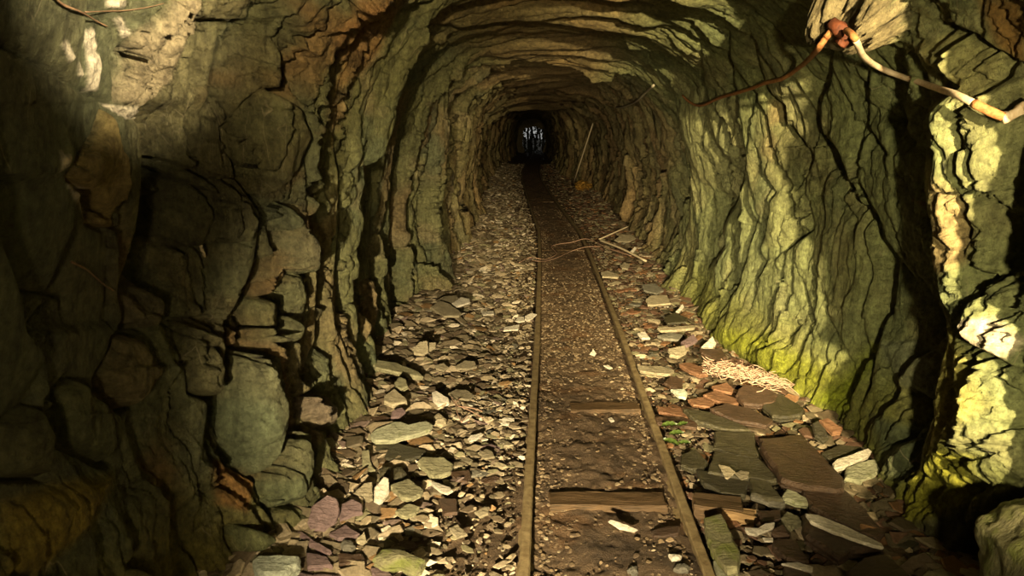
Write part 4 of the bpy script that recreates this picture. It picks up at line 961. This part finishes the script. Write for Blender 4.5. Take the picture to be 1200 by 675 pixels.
# thin wire loop over the track
w = [ground(a_, b_, c_) for a_, b_, c_ in [(740, 300, .05), (722, 294, .06), (708, 289, .06), (695, 282, .06), (684, 280, .055), (670, 284, .01), (655, 286, .0), (646, 289, .0), (650, 294, 0.), (652, 298, 0.), (640, 304, 0.), (631, 303, .045), (620, 302, .03), (608, 308, .03)]]
o = tube(catmull(w, 5), .0042, M['redwire'], 'thin_wire', 6); tag(o, 'thin pinkish wire looping over both rails in the middle distance', 'wire')
w = [ground(a_, b_, c_) for a_, b_, c_ in [(704, 289, .05), (690, 289, .05), (680, 291, .035), (668, 295, 0.), (655, 301, 0.), (640, 306, .0), (631, 306, .045), (622, 305, .03)]]
o = tube(catmull(w, 5), .0032, M['redwire'], 'thin_wire', 6); tag(o, 'fainter pale strand of wire crossing the track below the pinkish loop', 'wire')
# bar at the far right
a = Vector(unproj(648, 178, 34)); b = Vector(unproj(653, 168, 34)); o = tube([a, b], .03, M['wire'], 'steel_bar', 6); tag(o, 'tiny pale bar leaning in the dark beside the far exit', 'bar')
# root tangle
r = random.Random(5); V = []; Fc = []
c0 = Vector(ground(875, 440, .12)); 
for i in range(230):
    u = r.uniform(-1, 1); dens = r.gauss(0, .35)
    px_ = 875 + u * 47; py_ = 438 + u * 11 + dens * 12; base = Vector(ground(px_, py_, .07 + .06 * (1 - u * u) * r.random()))
    d = Vector((r.gauss(1, .6), r.gauss(-.5, .5), r.gauss(0, .25))).normalized(); L = r.uniform(.04, .15); cv = Vector((r.gauss(0, .5), r.gauss(0, .5), r.gauss(0, .35)))
    pts = [base + d * (L * (t - .5)) + cv * (L * .35) * ((t - .5) ** 2 * 4 - .5) + Vector((r.gauss(0, .003), r.gauss(0, .003), r.gauss(0, .003))) for t in (0, .2, .4, .6, .8, 1)]
    v, f_ = tube(pts, lambda t: .0028 - .0012 * t, None, None, 5); k = len(V); V += v; Fc += [tuple(q_ + k for q_ in ff) for ff in f_]
o = mesh_np('root_tangle', V, faces=Fc, mat=M['twig'], smooth=True); tag(o, 'matted tangle of dry pinkish roots at the foot of the right wall', 'roots', kind='stuff')
# thin roots in the litter
V = []; Fc = []
for seg in ([(528, 464), (534, 474), (536, 484), (541, 495)], [(534, 472), (540, 466)], [(541, 495), (545, 490), (548, 486)], [(534, 474), (548, 480), (556, 484), (566, 490)], [(537, 476), (552, 478), (565, 482)]):
    v, f_ = tube(catmull([ground(a_, b_, .05) for a_, b_ in seg], 5), .0028, None, None, 5); k = len(V); V += v; Fc += [tuple(q_ + k for q_ in ff) for ff in f_]
o = mesh_np('root_sprig', V, faces=Fc, mat=M['redwire'], smooth=True); tag(o, 'thin reddish root sprig spreading below the oval tan slate', 'root')
# roots on the near left wall
for seg, lab, rad in (([(62, -5), (75, 6), (95, 14), (112, 24), (126, 31)], 'brown root hugging the top of the left wall above the white streaks', .003),
                      ([(100, 14), (125, 13), (150, 12), (175, 8), (192, 4)], 'thin pale root crossing the top of the left wall to the right', .0015),
                      ([(84, 307), (100, 315), (112, 325), (124, 335), (134, 341)], 'thin yellowish root lying on the dark slab of the left wall', .003),
                      ([(235, 288), (240, 300), (246, 311), (252, 318)], 'short pale twig wedged in the dark left wall', .006)):
    p_ = cable_pts([(a_, b_) for a_, b_ in seg], 'L', .006); o = tube(catmull(p_, 6), lambda t, rad=rad: rad * (1 - .5 * t), M['stick'] if 'twig' in lab else M['darktwig'] if 'brown' in lab else M['darktwig'], 'wall_root', 7, None, .3); tag(o, lab, 'root')
# leaves beside the rail
def leaf(px, py, L, rot, lab, z=.06):
    base = Vector(ground(px, py, z)); V = []; Fc = []; n = 9
    for i in range(n + 1):
        t = i / n; wd = L * .42 * math.sin(math.pi * min(1, t * 1.02)) ** .7
        for s in (-1, -.5, 0, .5, 1): V.append((t * L - L / 2, s * wd * .5, .12 * L * (abs(s)) - .25 * L * (t - .5) ** 2 + .003 * math.sin(t * 20)))
    for i in range(n):
        for j in range(4): Fc.append((i * 5 + j, i * 5 + j + 1, (i + 1) * 5 + j + 1, (i + 1) * 5 + j))
    m0 = len(V); V += [(x, y, z_ - .0015) for x, y, z_ in V]; Fc += [tuple(q_ + m0 for q_ in f_)[::-1] for f_ in Fc]
    o = mesh_np('leaf', V, faces=Fc, mat=M['leaf']); o.location = base; o.rotation_euler = (.25, 0, rot); tag(o, lab, 'leaf')
leaf(793, 508, .075, .2, 'round green leaf beside the right rail, lowest of the three on top'); leaf(785, 498, .08, .1, 'green leaf nearest the gritty brown slab, left one'); leaf(800, 497, .06, .5, 'green leaf nearest the gritty brown slab, right one')
leaf(786, 518, .08, -.7, 'long green leaf pointing at the right rail'); leaf(802, 519, .06, .1, 'pale edged green leaf lying on the six sided slab corner')
# ochre earth heap
import bmesh
bm = bmesh.new(); bmesh.ops.create_icosphere(bm, subdivisions=4, radius=1)
for v in bm.verts:
    n_ = v.co.normalized(); v.co = Vector((n_.x * .22, n_.y * .5, n_.z * .15)) * (1 + .5 * mnoise.fractal(n_ * 1.9 + Vector((7, 1, 2)), .9, 2., 5))
me = bpy.data.meshes.new('earth_heap'); bm.to_mesh(me); bm.free(); me.materials.append(M['ochre']); g = ground(684, 219, .03)
o = bpy.data.objects.new('earth_heap', me); C.objects.link(o); o.location = g; tag(o, 'ochre orange earth heap at the wall by the foot of the leaning rod', 'earth')

# corner boulder
import bmesh
bm = bmesh.new(); bmesh.ops.create_icosphere(bm, subdivisions=5, radius=1)
for v in bm.verts:
    n_ = v.co.normalized(); v.co = Vector((n_.x * .15, n_.y * .2, n_.z * .17)) * (1 + .22 * mnoise.fractal(n_ * 1.7 + Vector((3, 1, 2)), 1., 2., 5))
me = bpy.data.meshes.new('boulder'); bm.to_mesh(me); bm.free(); me.polygons.foreach_set('use_smooth', np.full(len(me.polygons), True)); me.materials.append(M['mossy'])
o = bpy.data.objects.new('boulder', me); C.objects.link(o); bo = unproj(1240, 672, 1.72); o.location = bo; tag(o, 'green mossy boulder poking in at the bottom right corner', 'boulder')

# ------------------------------------------------------------------ outside the far portal
gx, gy = np.meshgrid(np.linspace(-8, 12, 40), np.linspace(50, 75, 40), indexing='ij')
gzz = .15 + .10 * (gy - 50) * .35 + .25 * fbm(gx * .4, gy * .4, 200, 3) - .1
loc = np.arange(1600).reshape(40, 40); q = np.stack([loc[:-1, :-1], loc[1:, :-1], loc[1:, 1:], loc[:-1, 1:]], -1).reshape(-1, 4)
o = mesh_np('terrain', np.stack([gx, gy, gzz], -1).reshape(-1, 3), quads=q, mat=M['bark']); tag(o, kind='structure')
r = random.Random(9)
for i in range(12):
    x = 1.0 + i * .17 + r.uniform(-.06, .06); y = 53.5 + r.uniform(0, 6); lean = r.uniform(-.25, .25)
    x = x * y / 52
    pts = [Vector((x + lean * t + .08 * math.sin(t * 3 + i), y, .1 + t)) for t in (0, .8, 1.6, 2.4, 3.4, 4.6)]
    o = tube(pts, lambda t: .10 - .05 * t, M['bark'], 'tree', 8, None, .4); tag(o, 'slender dark tree trunk seen against the daylight of the far exit', 'tree', 'tree trunks outside the far exit')
V = []; Fc = []
for i in range(2600):
    p = Vector((r.uniform(.6, 2.9), 51.8 + r.uniform(0, 2), r.uniform(.1, 3.)))
    if r.random() < .5 * (p.z / 2): p.z *= .9
    s = r.uniform(.02, .055); a_ = Vector((r.gauss(0, 1) * s * .7, r.gauss(0, .4) * s, r.gauss(0, 1) * s)); b_ = Vector((r.gauss(0, 1) * s * .7, r.gauss(0, .4) * s, r.gauss(0, 1.6) * s))
    k = len(V); V += [p - a_, p + b_, p + a_, p - b_ * .8]; Fc.append((k, k + 1, k + 2, k + 3))
o = mesh_np('undergrowth', V, faces=Fc, mat=M['ivy'], smooth=False); tag(o, 'dark leaves and ivy tangled across the far exit', 'ivy', kind='stuff')

# ------------------------------------------------------------------ light
W = bpy.data.worlds.new('World'); bpy.context.scene.world = W; W.use_nodes = True
W.node_tree.nodes['Background'].inputs[0].default_value = (.86, .86, .82, 1); W.node_tree.nodes['Background'].inputs[1].default_value = .5
def spot(name, loc, aim, power, ang, blend, size, color):
    l = bpy.data.lights.new(name, 'SPOT'); l.energy = power; l.spot_size = math.radians(ang); l.spot_blend = blend; l.shadow_soft_size = size; l.color = color
    o = bpy.data.objects.new(name, l); C.objects.link(o); o.location = loc; d = Vector(aim) - Vector(loc); o.rotation_euler = d.to_track_quat('-Z', 'Y').to_euler(); return o
WARM = (1.0, .79, .43)
spot('lamp_right', (.80, -1.4, 1.85), (1.50, 3.4, 1.22), 3600, 40, .6, .04, WARM)
spot('lamp_left', (-.30, -1.0, 1.05), (.30, 5.0, .10), 2500, 40, 1.0, .03, (1, .81, .50))
spot('fill_arch', (-.05, -.7, 1.6), (-.52, 5.0, 2.05), 520, 32, 1.0, .03, (1, .77, .42))  # added spot to brighten the left arch and pillars
spot('lamp_wall', (.5, .2, 1.75), (-.95, 1.76, 1.72), 720, 21, 1.0, .03, (1, .84, .54))
spot('fill_corner', (.3, -.6, 1.3), (1.4, 2.5, .95), 420, 40, .9, .05, (1, .84, .46))  # added spot to boost the light on the near right bulge
def area(name, loc, aim, power, size, color):
    l = bpy.data.lights.new(name, 'AREA'); l.energy = power; l.size = size; l.color = color; o = bpy.data.objects.new(name, l); C.objects.link(o); o.location = loc
    d = Vector(aim) - Vector(loc); o.rotation_euler = d.to_track_quat('-Z', 'Y').to_euler(); return o
area('fill_light', (.3, -2.2, 1.4), (-.1, 4, 1.0), 24, .3, (1, .77, .42))  # added soft fill behind the viewer, no opening stands there

cam = bpy.data.cameras.new('camera'); cam.lens = 24; cam.sensor_width = 36; cam.clip_start = .05; cam.clip_end = 200
co = bpy.data.objects.new('camera', cam); C.objects.link(co); co.location = (0, 0, CAMH); co.rotation_euler = (math.pi / 2 - PITCH, 0, 0)
sc = bpy.context.scene; sc.camera = co
sc.view_settings.view_transform = 'Standard'; sc.view_settings.look = 'None'; sc.view_settings.gamma = 1; sc.view_settings.use_curve_mapping = False; sc.view_settings.exposure = 0
